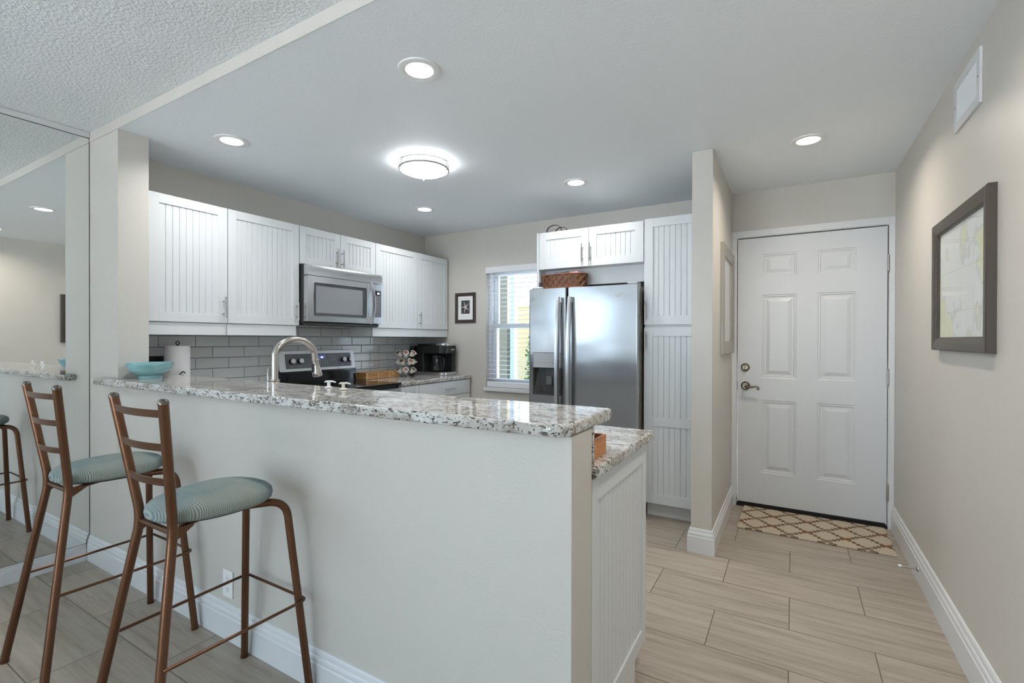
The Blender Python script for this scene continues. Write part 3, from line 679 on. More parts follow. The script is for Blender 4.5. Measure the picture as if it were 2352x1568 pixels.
b = B(); frame_ring(b, (YS+0.014, 1.455), (MY1-0.012, 1.69), 0.008, (YS+0.018, 1.459), (MY1-0.016, 1.686), 0.006, -0.001, 0.0014, Rm); obj('keypad_bezel', b, M['chrome'], cp)
b = B(); b.prism(rrect(YS+0.0178, MY1-0.0158, 1.4588, 1.6862, 0.006), 0, 0.0008, 0, X=Rm)
for i in range(4):
    for j in range(9): b.box(MXF+0.0008, MXF+0.0012, YS+0.028+i*0.015, YS+0.034+i*0.015, 1.475+j*0.018, 1.4785+j*0.018, mi=1)
obj('keypad', b, [M['panel_grey'], M['dispenser_grey']], cp)
b = B(); b.box(MXF+0.0008, MXF+0.0014, YS+0.026, MY1-0.024, 1.645, 1.678); b.box(MXF+0.0015, MXF+0.0019, 2.952, 2.962, 1.654, 1.669, mi=1); b.box(MXF+0.0015, MXF+0.0019, 2.966, 2.976, 1.654, 1.669, mi=1); obj('clock_display', b, [M['black_gloss'], M['digits']], cp)
b = B(); b.prism([(-3.48, 1.391), (-3.48, 1.384), (-3.12, 1.372), (-3.10, 1.380), (-3.10, 1.391)], -MY1+0.02, -MY0-0.02, 0, X=Matrix.Rotation(PI/2, 4, 'X')); obj('underside', b, M['charcoal'], t)

# ---- fridge
FY = 3.35; FX0, FX1, FG = -1.812, -0.938, -1.485; FZ = 1.667
t = thing('refrigerator', 'stainless side-by-side refrigerator between the window and the tall pantry', 'refrigerator', (-1.375, 3.7, 0))
b = B(); b.box(FX0+0.004, FX1-0.002, FY+0.075, 4.0, 0.03, 1.655, 0.004); obj('fridge_body', b, M['steel_side'], t)
b = B(); b.box(FX0+0.01, FX1-0.008, FY+0.060, FY+0.0745, 0.06, 1.645); obj('door_gasket', b, M['dark_gap'], t)
b = B(); b.box(FX0+0.02, FX1-0.02, FY+0.045, FY+0.0745, 0.0, 0.055, 0.003); obj('toe_grille', b, M['charcoal'], t)
DZ0 = 0.06
def fdoor(x0, x1, hole=None):
    """door slab with softly curved front edges; hole=(x0,x1,z0,z1) cut for the dispenser"""
    b = B()
    if not hole: b.prism(rrect(x0, x1, FY, FY+0.059, [0.012, 0.012, 0.003, 0.003]), DZ0, FZ, 0.004)
    else:
        h0, h1, k0, k1 = hole
        b.prism(rrect(x0, x1, FY, FY+0.059, [0.012, 0.012, 0.003, 0.003]), k1, FZ, 0); b.prism(rrect(x0, x1, FY, FY+0.059, [0.012, 0.012, 0.003, 0.003]), DZ0, k0, 0)
        b.prism(rrect(x0, h0, FY, FY+0.059, [0.012, 0, 0, 0.003]), k0, k1, 0); b.prism(rrect(h1, x1, FY, FY+0.059, [0, 0.012, 0.003, 0]), k0, k1, 0)
        bmesh.ops.remove_doubles(b.bm, verts=b.bm.verts, dist=1e-5)
    return b
HX0, HX1, HZ0, HZ1 = -1.772, -1.535, 0.838, 1.170
ld = obj('freezer_door', fdoor(FX0, FG-0.005, (HX0, HX1, HZ0, HZ1)), M['steel_fridge'], t)
rd = obj('fridge_door', fdoor(FG+0.005, FX1), M['steel_fridge'], t)
def fhandle(x0, x1, parent):
    b = B(); xm = (x0+x1)/2; n = 16; zs = [0.45 + (1.592-0.45)*i/n for i in range(n+1)]
    def out(z): return 0.022 + 0.038*math.sin(PI*(z-0.45)/(1.592-0.45))**0.7
    pts = [(xm, FY-out(z), z) for z in zs]; b.tube(pts, 0.01, flat=(x1-x0, 0.024))
    for z in (0.47, 1.572): b.box(x0+0.006, x1-0.006, FY-0.03, FY+0.0005, z-0.02, z+0.02, 0.003)
    bmesh.ops.bevel(b.bm, geom=[e for e in b.bm.edges if abs(e.verts[0].co.z-e.verts[1].co.z) > 0.03], offset=0.005, segments=3, affect='EDGES')
    obj('handle', b, M['steel'], parent)
fhandle(-1.566, -1.512, ld); fhandle(-1.470, -1.428, rd)
# dispenser
b = B(); b.box(HX0+0.001, HX1-0.001, FY-0.003, FY+0.03, 1.05, HZ1-0.003, 0.004)
for i in range(7): b.box(-1.752+i*0.025, -1.745+i*0.025, FY-0.0036, FY-0.003, 1.088, 1.0915, mi=1)
obj('dispenser_panel', b, [M['dispenser_grey'], M['charcoal']], ld)
b = B()   # recessed cavity, open to the front
cx0, cx1, cz0, cz1, cd = HX0+0.001, HX1-0.001, HZ0+0.001, 1.049, 0.056
b.quad([(cx0, FY, cz0), (cx0, FY, cz1), (cx0+0.02, FY+cd, cz1), (cx0+0.06, FY+cd, cz0+0.02)]); b.quad([(cx1, FY, cz0), (cx1-0.04, FY+cd, cz0+0.02), (cx1-0.02, FY+cd, cz1), (cx1, FY, cz1)])
b.quad([(cx0+0.06, FY+cd, cz0+0.02), (cx0+0.02, FY+cd, cz1), (cx1-0.02, FY+cd, cz1), (cx1-0.04, FY+cd, cz0+0.02)]); b.quad([(cx0, FY, cz0), (cx0+0.06, FY+cd, cz0+0.02), (cx1-0.04, FY+cd, cz0+0.02), (cx1, FY, cz0)]); b.quad([(cx0, FY, cz1), (cx1, FY, cz1), (cx1-0.02, FY+cd, cz1), (cx0+0.02, FY+cd, cz1)])
rc = obj('dispenser_recess', b, M['charcoal'], ld, sm=False)
b = B(); b.prism([(-1.675, 1.046), (-1.585, 1.046), (-1.60, 0.93), (-1.668, 0.93)], 0, 0.02, 0.003, X=Matrix.Translation((0, FY+0.046, 0)) @ Matrix.Rotation(PI/2, 4, 'X')); obj('ice_chute', b, M['charcoal'], rc)
b = B(); b.prism(rrect(-1.664, -1.616, 0.92, 0.985, 0.006), 0, 0.006, 0.001, X=Matrix.Translation((0, FY+0.02, 0)) @ Matrix.Rotation(PI/2, 4, 'X')); obj('dispenser_paddle', b, M['panel_grey'], rc)
for x0, x1 in ((FX1-0.085, FX1-0.012), (FX0+0.012, FX0+0.085)):
    b = B(); b.box(x0, x1, FY+0.02, FY+0.12, FZ+0.0005, FZ+0.016, 0.006, 3); obj('hinge_cover', b, M['dispenser_grey'], t)
text('logo', 'Whirlpool', 0.021, M['chrome'], rd, at(FACE_Y, (-1.078, FY-0.0006, 1.598)), 0.001)
b = B(); ring = [(-1.075+0.022*math.cos(a)+0.004*math.sin(a), FY-0.001, 1.595+0.012*math.sin(a)+0.006*math.cos(a)) for a in [PI*1.0+k*PI*1.35/20 for k in range(21)]]; b.tube(ring, 0.0013, 6); obj('emblem_swoosh', b, M['chrome'], rd)

# ---- cabinet over the fridge, with side panel and filler
t = thing('upper_cabinet', 'white two-door beadboard cabinet above the refrigerator', 'cabinet', (-1.36, 3.7, 1.835))
CYF = 3.445
b = B(); b.box(-1.772, -0.927, CYF+0.021, YB-0.002, 1.835, 2.127, 0.001); obj('cabinet_body', b, M['cab'], t)
b = B(); b.box(-1.795, -1.773, CYF+0.004, YB-0.002, 1.70, 2.131, 0.0015); obj('side_panel', b, M['cab'], t)
b = B(); b.box(-1.838, -1.816, 3.50, YB-0.002, 0.0, 1.66, 0.0015)
b.bm.free()
b = B(); b.box(-1.772, -0.927, 3.56, 3.578, 1.703, 1.8345, 0.001); obj('filler_panel', b, M['cab'], t)
for x0, x1, hx in ((-1.770, -1.3485, -1.395), (-1.3445, -0.929, -1.332)):
    X = doorY(CYF, x0, 1.833); d = bead_door(t, X, x1-x0, 0.294, 0.06, pitch=0.036); pull(d, X, hx-x0, 0.034, 0.172)

# ---- pantry
t = thing('pantry_cabinet', 'tall white beadboard pantry cabinet between refrigerator and hall partition', 'cabinet', (-0.73, 3.7, 0))
b = B(); b.box(-0.925, -0.529, CYF+0.022, YB-0.002, 0.105, 2.137, 0.001); obj('cabinet_body', b, M['cab'], t)
b = B(); b.box(-0.915, -0.529, 3.515, 3.533, 0.0, 0.104); obj('toe_kick', b, M['trim'], t)
X = doorY(CYF, -0.923, 1.378); d = bead_door(t, X, 0.392, 0.757, 0.062); pull(d, X, 0.014, 0.03, 0.168)
X = doorY(CYF, -0.923, 0.107); b = B(); bead_panel(b, X, 0.392, 1.251, 0.062, bb=0.07); b.box(0.061, 0.331, 0.0004, 0.017, 0.55, 0.615, 0.0016, 2, X); d = obj('door', b, M['cab'], t); pull(d, X, 0.014, 1.082, 1.22)

# ---- peninsula
b = B(); b.prism(rrect(-3.42, -0.488, 1.10, 1.143, [0.01, 0, 0, 0.004]), 1.02, 1.021, 0)      # placeholder removed below
b.bm.free()
b = B()
out = [(-3.295, 1.09)] + [(-0.488-0.055+0.055*math.cos(a), 1.09+0.055+0.055*math.sin(a)) for a in [-PI/2+k*PI/2/8 for k in range(9)]] + [(-0.488-0.02+0.02*math.cos(a), 1.46-0.02+0.02*math.sin(a)) for a in [k*PI/2/6 for k in range(7)]] + [(-3.485, 1.46), (-3.485, 1.2915), (-3.128, 1.2915), (-3.128, 1.1435), (-3.295, 1.1435)]
b.prism(out, 1.0205, 1.055, 0.007, 3)
tag(obj('bar_countertop', b, M['granite']), 'raised granite bar top running along the half wall', 'countertop')
b = B()
out = [(-3.486, 1.2925), (-0.478, 1.2925)] + [(-0.478-0.02+0.02*math.cos(a), 1.945-0.02+0.02*math.sin(a)) for a in [k*PI/2/6 for k in range(7)]] + [(-2.858, 1.945), (-2.858, 2.268), (-3.486, 2.268)]
b.prism(out, 0.871, 0.907, 0.007, 3)
tag(obj('stone_countertop', b, M['granite']), 'lower granite countertop behind the raised bar', 'countertop')
b = B(); b.box(-3.0, -0.4925, 1.2912, 1.2924, 0.9, 1.02); b.bm.free()
t = thing('base_cabinet', 'white peninsula cabinet with beadboard end panel at the end of the bar', 'cabinet', (-0.7, 1.6, 0))
b = B(); b.box(-2.85, -0.516, 1.2935, 1.875, 0.1, 0.8695, 0.001); obj('cabinet_body', b, M['cab'], t)
b = B(); b.box(-2.85, -0.516, 1.2935, 1.735, 0.0, 0.099); obj('toe_kick', b, M['trim'], t)
X = doorX(-0.494, 1.2965, 0.0955); b = B(); bead_panel(b, X, 0.585, 0.772, 0.048, bt=0.07, bb=0.06, pitch=0.0385, depth=0.006); e = obj('end_panel', b, M['cab'], t)
b = B(); b.box(-0.514, -0.4955, 1.2965, 1.742, 0.0, 0.095, 0.001); obj('end_kick', b, M['trim'], t)
for k in range(4):
    X = Matrix.Translation((-0.52-k*0.58, 1.8945, 0.105)) @ Matrix.Rotation(PI, 4, 'Z'); d = bead_door(t, X, 0.575, 0.757); pull(d, X, 0.04, 0.55, 0.7)
t = thing('base_cabinet', 'white base cabinet left of the stove under the granite corner', 'cabinet', (-3.1, 2.1, 0))
b = B(); b.box(-3.486, -2.892, 1.95, 2.268, 0.1, 0.8695, 0.001); obj('cabinet_body', b, M['cab'], t)
b = B(); b.box(-3.486, -2.95, 1.95, 2.268, 0.0, 0.099); obj('toe_kick', b, M['trim'], t)
X = doorX(-2.871, 1.953, 0.105); bead_door(t, X, 0.312, 0.757)
# granite upstand between counter and bar
b = B(); b.box(-3.12, -0.490, 1.2912, 1.3062, 0.908, 1.0195, 0.003)
tag(obj('stone_upstand', b, M['granite']), 'narrow granite upstand between lower countertop and raised bar', 'upstand')

# ---- mirror
b = B(); pts = [(-0.30, 0.095), (1.1265, 0.095), (1.1265, 0.108), (1.1285, 0.113), (1.132, 0.122), (1.1345, 0.131), (1.138, 0.142), (1.1415, 0.146), (1.1415, 2.418), (-0.30, 2.418)]
b.prism(pts, XL+0.0012, XL+0.0062, 0, X=Matrix(((0, 0, 1, 0), (1, 0, 0, 0), (0, 1, 0, 0), (0, 0, 0, 1))))
t = thing('wall_mirror', 'large frameless wall mirror beside the bar stools', 'mirror', (XL+0.001, 0.4, 0.095))
obj('mirror_glass', b, M['mirror'], t, sm=False)
b = B(); b.prism([(1.1415+0.0014, 0.146), (1.1415+0.0014, 2.4195), (1.1415, 2.418), (1.1415, 0.146)], XL+0.001, XL+0.0068, 0, X=Matrix(((0, 0, 1, 0), (1, 0, 0, 0), (0, 1, 0, 0), (0, 0, 0, 1))))
b.box(XL+0.001, XL+0.0068, -0.30, 1.1425, 2.4182, 2.4205); b.box(XL+0.001, XL+0.0068, -0.30, 1.1262, 0.0932, 0.0948)
obj('edge_seam', b, M['dark_gap'], t, sm=False)

# ================================================================== BAR STOOLS
def make_stool():
    t = thing('bar_stool', '', 'bar stool', (0, 0, 0), 'bronze metal bar stools at the bar')
    L = lambda name, b, m, par=t: obj(name, b, m, par, local=True)
    # seat cushion: egg plan, domed top
    bm = bmesh.new(); n = 48; rings = []
    def plan(a, s):
        y = math.sin(a); x = math.cos(a); wdt = 0.150 + 0.022*y
        k = 0.86
        return (math.copysign(abs(x)**k, x)*wdt*s, 0.012 + math.copysign(abs(y)**k, y)*0.183*s)
    for s, z in ((0.80, 0.712), (0.93, 0.713), (0.985, 0.721), (1.0, 0.734), (0.985, 0.747), (0.93, 0.757), (0.82, 0.764), (0.6, 0.769), (0.3, 0.771)):
        rings.append([bm.verts.new((*plan(2*PI*i/n, s), z)) for i in range(n)])
    for a, c_ in zip(rings, rings[1:]):
        for i in range(n): bm.faces.new((a[i], a[(i+1) % n], c_[(i+1) % n], c_[i]))
    bm.faces.new(rings[0][::-1]); bm.faces.new(rings[-1])
    L('seat', bm, M['fabric'])
    b = B(); b.prism([plan(2*PI*i/n, 0.80) for i in range(n)], 0.704, 0.7115); L('seat_base', b, M['black'])
    R = 0.0135
    for s in (-1, 1):
        pts = fillet([(s*0.203, -0.250, 0.006), (s*0.101, -0.147, 0.705), (s*0.158, -0.197, 1.088)], 0.05, 8)
        b = B(); b.tube(pts, R, 16); g = L('back_leg', b, M['copper'])
        b = B(); b.lathe([(0.0142, 0), (0.0142, 0.004), (0.0125, 0.010), (0.008, 0.0145), (0, 0.016)], (s*0.158, -0.197, 1.086), 20); L('post_cap', b, M['dark_chrome'], g)
        b = B(); b.cyl((s*0.203, -0.250, 0), (s*0.2015, -0.2485, 0.010), 0.0145); L('foot_glide', b, M['copper'], g)
        pts = fillet([(s*0.203, 0.245, 0.006), (s*0.122, 0.205, 0.694), (s*0.03, 0.06, 0.694)], 0.06, 10)
        b = B(); b.tube(pts, R*0.97, 16); g = L('front_leg', b, M['copper'])
        b = B(); b.cyl((s*0.203, 0.245, 0), (s*0.2018, 0.2444, 0.010), 0.0142); L('foot_glide', b, M['copper'], g)
        # gusset under the seat
        b = B(); b.prism([(-0.140, 0.706), (-0.09, 0.7035), (-0.09, 0.699), (-0.145, 0.664)], -0.002, 0.002, 0, X=Matrix.Translation((s*0.100, 0, 0)) @ Matrix(((0, 0, 1, 0), (1, 0, 0, 0), (0, 1, 0, 0), (0, 0, 0, 1)))); L('gusset', b, M['copper'])
    b = B(); b.tube([(-0.10, -0.147, 0.694), (0.10, -0.147, 0.694)], 0.009); b.tube([(-0.09, -0.13, 0.696), (0, 0.07, 0.698), (0.09, -0.13, 0.696)], 0.007); L('seat_frame', b, M['copper'])
    for fr in (0.92, 0.66, 0.385):        # three bowed slats
        z = 0.705 + (1.088-0.705)*fr; y = -0.147 - 0.05*fr; hw = 0.101 + 0.057*fr
        pts = [(hw*(2*i/14-1), y - 0.002 - 0.020*(1-(2*i/14-1)**2), z) for i in range(15)]
        b = B(); b.tube(pts, 0.01, flat=(0.0035, 0.023)) if False else None
        bm = bmesh.new(); rows = []
        for x, yy, zz in pts: rows.append([bm.verts.new((x, yy-0.0018, zz-0.011)), bm.verts.new((x, yy+0.0018, zz-0.011)), bm.verts.new((x, yy+0.0018-0.003, zz+0.011)), bm.verts.new((x, yy-0.0018-0.003, zz+0.011))])
        for a, c_ in zip(rows, rows[1:]):
            for j in range(4): bm.faces.new((a[j], a[(j+1) % 4], c_[(j+1) % 4], c_[j]))
        bm.faces.new(rows[0][::-1]); bm.faces.new(rows[-1]); bmesh.ops.recalc_face_normals(bm, faces=bm.faces)
        L('back_slat', bm, M['copper'])
    zf = 0.337; lx = 0.203 - 0.102*zf/0.705; by = -0.25+0.103*zf/0.705; fx = 0.203-0.081*zf/0.694; fy = 0.245-0.04*zf/0.694
    pts = fillet([(-lx-0.013, by-0.002, zf), (-fx-0.018, fy+0.004, zf), (-fx-0.008, fy+0.020, zf), (fx+0.008, fy+0.020, zf), (fx+0.018, fy+0.004, zf), (lx+0.013, by-0.002, zf)], 0.012, 4)
    b = B(); b.tube(pts, 0.0052, 10); L('footrest', b, M['copper'])
    return t
s1 = make_stool(); s1.location = (-1.684, 0.86, 0); s1['label'] = 'bar stool nearer the camera, in front of the wall outlet'
s2 = copy_tree(s1); s2.location = (-2.458, 0.856, 0); s2['label'] = 'bar stool beside the wall mirror, left of the other stool'

# ================================================================== THINGS ON THE BAR AND COUNTERS
t = thing('bowl', 'turquoise glazed ceramic bowl on the left end of the bar top', 'bowl', (-3.02, 1.25, 1.0555))
b = B(); b.lathe([(0, 0.010), (0.045, 0.010), (0.048, 0), (0.054, 0), (0.054, 0.010), (0.051, 0.016), (0.070, 0.024), (0.088, 0.042), (0.099, 0.062), (0.1045, 0.080), (0.1055, 0.084), (0.103, 0.085), (0.0995, 0.080), (0.094, 0.062), (0.082, 0.044), (0.06, 0.028), (0.03, 0.021), (0, 0.02)], n=56)
obj('bowl_body', b, M['glaze'], t, local=True)
# paper towel roll and its wire holder
t = thing('towel_holder', 'black wire paper towel holder behind the turquoise bowl', 'towel holder', (-3.35, 1.535, 0.9075))
L = lambda name, b, m, par: obj(name, b, m, par, local=True)
b = B(); b.tube([(0.062*math.cos(a), 0.062*math.sin(a), 0.006) for a in [2*PI*k/32 for k in range(32)]], 0.004, 8, True); b.tube([(-0.062, 0, 0.006), (0.062, 0, 0.006)], 0.004, 8); b.tube([(0, -0.062, 0.006), (0, 0.062, 0.006)], 0.004, 8); L('holder_base', b, M['black'], t)
b = B(); b.tube([(0, 0, 0.006), (0, 0, 0.325)], 0.004, 8); b.tube([(0.0, 0.010*math.sin(a), 0.336-0.011*math.cos(a)) for a in [2*PI*k/18 for k in range(18)]], 0.0028, 8, True); L('center_rod', b, M['black'], t)
b = B(); b.tube([(0.062, -0.0, 0.006)] + bez((0.085, -0.02, 0.02), (0.085, -0.03, 0.10), (0.075, -0.022, 0.135), 8) + bez((0.073, -0.02, 0.142), (0.074, -0.012, 0.158), (0.078, -0.002, 0.158), 6) + [(0.081, 0.006, 0.148)], 0.0035, 8); L('side_arm', b, M['black'], t)
t = thing('paper_towel_roll', 'white quilted paper towel roll standing behind the turquoise bowl', 'paper towels', (-3.35, 1.535, 0.919))
b = B(); b.lathe([(0.021, 0), (0.064, 0), (0.0665, 0.003), (0.0665, 0.305), (0.064, 0.308), (0.021, 0.308), (0.021, 0)], n=48); L('towel_roll', b, M['towel'], t)
b = B(); b.lathe([(0.0195, 0.001), (0.0208, 0.001), (0.0208, 0.307), (0.0195, 0.307), (0.0195, 0.001)], n=32); L('core_tube', b, M['bamboo'], t)
# outlet behind the bowl
t = thing('wall_outlet', 'black outlet plate on the grey tiles behind the turquoise bowl', 'outlet', (-3.487, 1.455, 1.10))
b = B(); b.box(-3.4875, -3.481, 1.395, 1.515, 1.04, 1.160, 0.002); obj('cover_plate', b, M['black'], t)
b = B(); b.box(-3.4808, -3.478, 1.412, 1.448, 1.062, 1.138, 0.002); b.box(-3.4808, -3.478, 1.462, 1.498, 1.062, 1.138, 0.002); obj('receptacle', b, M['black_gloss'], t)
# faucet
fx, fy = -2.285, 1.495
t = thing('faucet', 'brushed steel gooseneck pull-down faucet behind the bar top', 'faucet', (fx, fy, 0.9075))
b = B(); b.lathe([(0, 0), (0.028, 0), (0.028, 0.012), (0.0235, 0.018), (0.0225, 0.02), (0.0225, 0.144), (0.0245, 0.147), (0.0245, 0.153), (0.019, 0.157), (0, 0.157)], n=32); L('faucet_body', b, M['faucet'], t)
arc = [(0, 0, 0.15), (0, 0, 0.26)] + [(0.0, 0.118-0.118*math.cos(a), 0.268+0.092*math.sin(a)) for a in [k*PI*0.93/22 for k in range(1, 23)]]
arc.append((0.0, 0.240, 0.245)); b = B(); b.tube(arc, 0.0165, 20); L('spout', b, M['faucet'], t)
hd = Vector((0, 0.2405, 0.25)); X = Matrix.Rotation(math.radians(9), 4, 'X')
b = B(); b.lathe([(0.0165, 0.002), (0.0205, 0), (0.0205, -0.006), (0.0175, -0.008), (0.0175, -0.03), (0.020, -0.05), (0.0245, -0.068), (0.0262, -0.085), (0.0262, -0.092), (0.023, -0.095), (0, -0.095)], hd, 28, X); sp = L('spray_head', b, M['faucet'], t)
b = B(); b.box(-0.005, 0.005, 0.2205, 0.2245, 0.178, 0.225, 0.002); L('spray_button', b, M['black'], sp)
b = B(); b.cyl((-0.02, -0.0, 0.11), (-0.04, -0.002, 0.11), 0.013); b.tube([(-0.037, 0, 0.112), (-0.045, -0.004, 0.14), (-0.046, -0.006, 0.185), (-0.043, -0.006, 0.21)], 0.006, 10, radii=[0.008, 0.007, 0.006, 0.005]); L('lever', b, M['faucet'], t)
# two white pump heads on the bar
def pump(x, y, label, m):
    t = thing('soap_pump', label, 'soap pump', (x, y, 1.0555), 'white pump heads on the bar top'); t.scale = (0.7, 0.7, 0.72)
    b = B(); b.lathe([(0, 0), (0.024, 0), (0.027, 0.003), (0.018, 0.007), (0.0115, 0.010), (0.0105, 0.014), (0.0105, 0.034), (0, 0.034)], n=28); L('pump_base', b, m, t)
    b = B(); b.prism([(-0.028, 0.033), (-0.019, 0.0435), (0.016, 0.0445), (0.034, 0.040), (0.044, 0.033), (0.040, 0.0305), (0.03, 0.0335), (0.012, 0.0345)], -0.009, 0.009, 0.002, 2, X=Matrix.Rotation(math.radians(38), 4, 'Z') @ Matrix.Rotation(PI/2, 4, 'X'), verts_too=False); c_ = L('spout_cap', b, m, t)
    return t
M['white_warm'] = mat('ivory_plastic', srgb(226, 224, 210), 0.4)
pump(-1.765, 1.41, 'white plastic pump head on the bar top, the one nearer the faucet', M['white_plastic'])
pump(-1.645, 1.388, 'ivory plastic pump head on the bar top, farther from the faucet', M['white_warm'])
# wooden box on the lower counter
t = thing('wooden_box', 'open orange wooden box on the lower countertop at the bar end', 'box', (-0.6, 1.5, 0.9075))
bx0, bx1, by0, by1, bz0, bz1 = -0.69, -0.515, 1.325, 1.476, 0.9078, 0.968
b = B(); b.box(bx0, bx1, by0, by1, bz0, bz0+0.008); b.box(bx0, bx0+0.008, by0, by1, bz0+0.008, bz1, 0.001); b.box(bx1-0.008, bx1, by0, by1, bz0+0.008, bz1, 0.001); b.box(bx0+0.008, bx1-0.008, by0, by0+0.008, bz0+0.008, bz1, 0.001); b.box(bx0+0.008, bx1-0.008, by1-0.008, by1, bz0+0.008, bz1, 0.001)
obj('box_body', b, M['box_wood'], t)

# bamboo tray by the stove
t = thing('bamboo_tray', 'slatted bamboo tray on the granite between stove and pod carousel', 'tray', (-3.385, 3.26, 0.9055))
tx0, tx1, ty0, ty1, tz0, tz1 = -3.455, -3.315, 3.055, 3.47, 0.9058, 0.966
b = B(); b.box(tx0+0.008, tx1-0.008, ty0+0.008, ty1-0.008, tz0, tz1-0.006); obj('slat_gap_shade', b, M['bamboo_dark'], t)  # dark core, paints the shade between the slats
b = B()
for k in range(5):
    z = tz0+0.007+k*0.0122
    b.tube([(tx1-0.004, ty0, z), (tx1-0.004, ty1, z)], 0.0046, 8); b.tube([(tx0+0.004, ty0, z), (tx0+0.004, ty1, z)], 0.0046, 8)
    b.tube([(tx0, ty0+0.004, z), (tx1, ty0+0.004, z)], 0.0046, 8); b.tube([(tx0, ty1-0.004, z), (tx1, ty1-0.004, z)], 0.0046, 8)
for k in range(14): x = tx0+0.012+k*0.0088; b.tube([(x, ty0+0.004, tz1-0.004), (x, ty1-0.004, tz1-0.004)], 0.0042, 6)
for y in (ty0+0.004, ty0+0.14, ty0+0.28, ty1-0.012): b.box(tx1-0.0012, tx1+0.0022, y, y+0.007, tz0+0.002, tz1, 0.001, mi=1)
for x in (tx0+0.002, tx1-0.008): b.box(x, x+0.006, ty0-0.002, ty0+0.001, tz0+0.002, tz1, 0.001, mi=1)
M['bamboo_pale'] = mat('pale_bamboo_binding', srgb(222, 188, 138), 0.5)
obj('slats', b, [M['bamboo'], M['bamboo_pale']], t)

# pod carousel and pods
pc = Vector((-3.285, 3.53, 0.9055))
t = thing('pod_carousel', 'three-tier chrome coffee pod carousel beside the coffee maker', 'pod carousel', pc)
b = B(); b.lathe([(0, 0), (0.05, 0), (0.052, 0.004), (0.048, 0.010), (0.02, 0.014), (0, 0.014)], n=36); L('carousel_base', b, M['chrome'], t)
b = B(); b.tube([(0, 0, 0.012), (0, 0, 0.245)], 0.004, 10); b.sphere((0, 0, 0.247), 0.007); L('carousel_pole', b, M['chrome'], t)
pod0 = None; TZ = (0.205, 0.125, 0.042); names = ('top', 'middle', 'bottom')
for ti, tz in enumerate(TZ):
    b = B(); b.tube([(0.052*math.cos(a), 0.052*math.sin(a), tz-0.004) for a in [2*PI*k/32 for k in range(32)]], 0.002, 6, True)
    for k in range(6): a = 2*PI*k/6; b.tube([(0, 0, tz-0.012), (0.052*math.cos(a), 0.052*math.sin(a), tz-0.004)], 0.0016, 6)
    L('tier_ring', b, M['chrome'], t)
view = math.atan2(-3.53, 3.285)      # direction from the carousel to the camera
spots = {0: [('facing the camera', 0.0), ('front left', -0.95), ('front right', 0.95), ('far left', -1.75), ('far right', 1.75), ('at the back', PI)],
         1: [('front left', -0.45), ('far left', -1.4), ('front right', 0.55), ('far right', 1.4), ('at the back', PI-0.4)],
         2: [('facing the camera', 0.0), ('front left', -0.95), ('front right', 0.95), ('far left', -1.8), ('far right', 1.8)]}
for ti in range(3):
    for si, (w_, da) in enumerate(spots[ti]):
        if pod0 is None:
            p = thing('coffee_pod', '', 'coffee pod', (0, 0, 0), 'coffee pods on the carousel')
            b = B(); b.lathe([(0, -0.022), (0.0165, -0.022), (0.018, -0.020), (0.0215, 0.017), (0.0255, 0.0185), (0.0255, 0.021), (0.0205, 0.021), (0.0205, 0.0195), (0, 0.0195)], n=24); L('pod_cup', b, M['pod'], p)
            b = B(); b.lathe([(0, 0.0202), (0.0195, 0.0202), (0.0195, 0.0208), (0, 0.0208)], n=24); L('pod_lid', b, M['pod_lid'], p); pod0 = p
        else: p = copy_tree(pod0)
        a = view + da; out = Vector((math.cos(a), math.sin(a), 0))
        p.location = pc + out*0.076 + Vector((0, 0, TZ[ti]+0.017)); p.scale = (1.1, 1.1, 1.1)
        p.rotation_euler = (out*0.75+Vector((0, 0, 0.72))).to_track_quat('Z', 'Y').to_euler()
        p['label'] = 'coffee pod in the %s tier of the carousel, %s' % (names[ti], w_)
        if (si+ti) % 3 == 1:
            for ch in p.children:
                if ch.name.startswith('pod_lid'):
                    ch.data = ch.data.copy(); ch.data.materials[0] = M['pod_lid2']

# coffee maker
t = thing('coffee_maker', 'black coffee maker with steel base in the counter corner', 'coffee maker', (-3.22, 3.88, 0.9055))
ky0, ky1 = 3.765, 4.02
b = B(); b.prism(rrect(-3.40, -3.005, ky0, ky1, [0.02, 0.05, 0.05, 0.02]), 0.9058, 0.938, 0.004); obj('drip_base', b, M['steel'], t)
b = B(); b.prism(rrect(-3.40, -3.275, ky0+0.012, ky1-0.012, 0.015), 0.9385, 1.1275, 0.003); obj('rear_column', b, M['black'], t)
b = B(); b.box(-3.274, -3.04, 3.955, ky1-0.006, 0.9385, 1.1275, 0.008); obj('side_column', b, M['black'], t)
b = B(); b.prism(rrect(-3.37, -3.01, ky0+0.004, ky1-0.006, [0.02, 0.07, 0.05, 0.02], 8), 1.128, 1.205, 0.004); h = obj('brew_head', b, M['black'], t)
b = B(); b.prism(rrect(-3.36, -3.13, ky0+0.012, ky1-0.015, [0.02, 0.03, 0.03, 0.02], 8), 1.2055, 1.226, 0.005); obj('lid', b, M['black'], h)
b = B(); b.prism(rrect(-3.128, -3.006, ky0+0.03, ky1-0.008, [0.01, 0.06, 0.04, 0.01], 8), 1.2055, 1.229, 0.005); obj('brew_handle', b, M['steel'], h)
text('logo', 'KEURIG', 0.017, M['white_plastic'], h, at(FACE_X, (-3.0092, 3.925, 1.165)))
b = B(); b.prism(rrect(-3.448, -3.402, ky0+0.005, ky0+0.16, 0.015), 1.04, 1.20, 0.003); obj('water_tank', b, M['smoke'], t)
b = B(); b.prism(rrect(-3.448, -3.402, ky0+0.004, ky0+0.162, 0.015), 0.9058, 1.0385, 0.003); obj('tank_base', b, M['black'], t)
cc = Vector((-3.165, 3.858, 0.9388))
t = thing('coffee_carafe', 'glass carafe with black handle inside the coffee maker', 'carafe', cc)
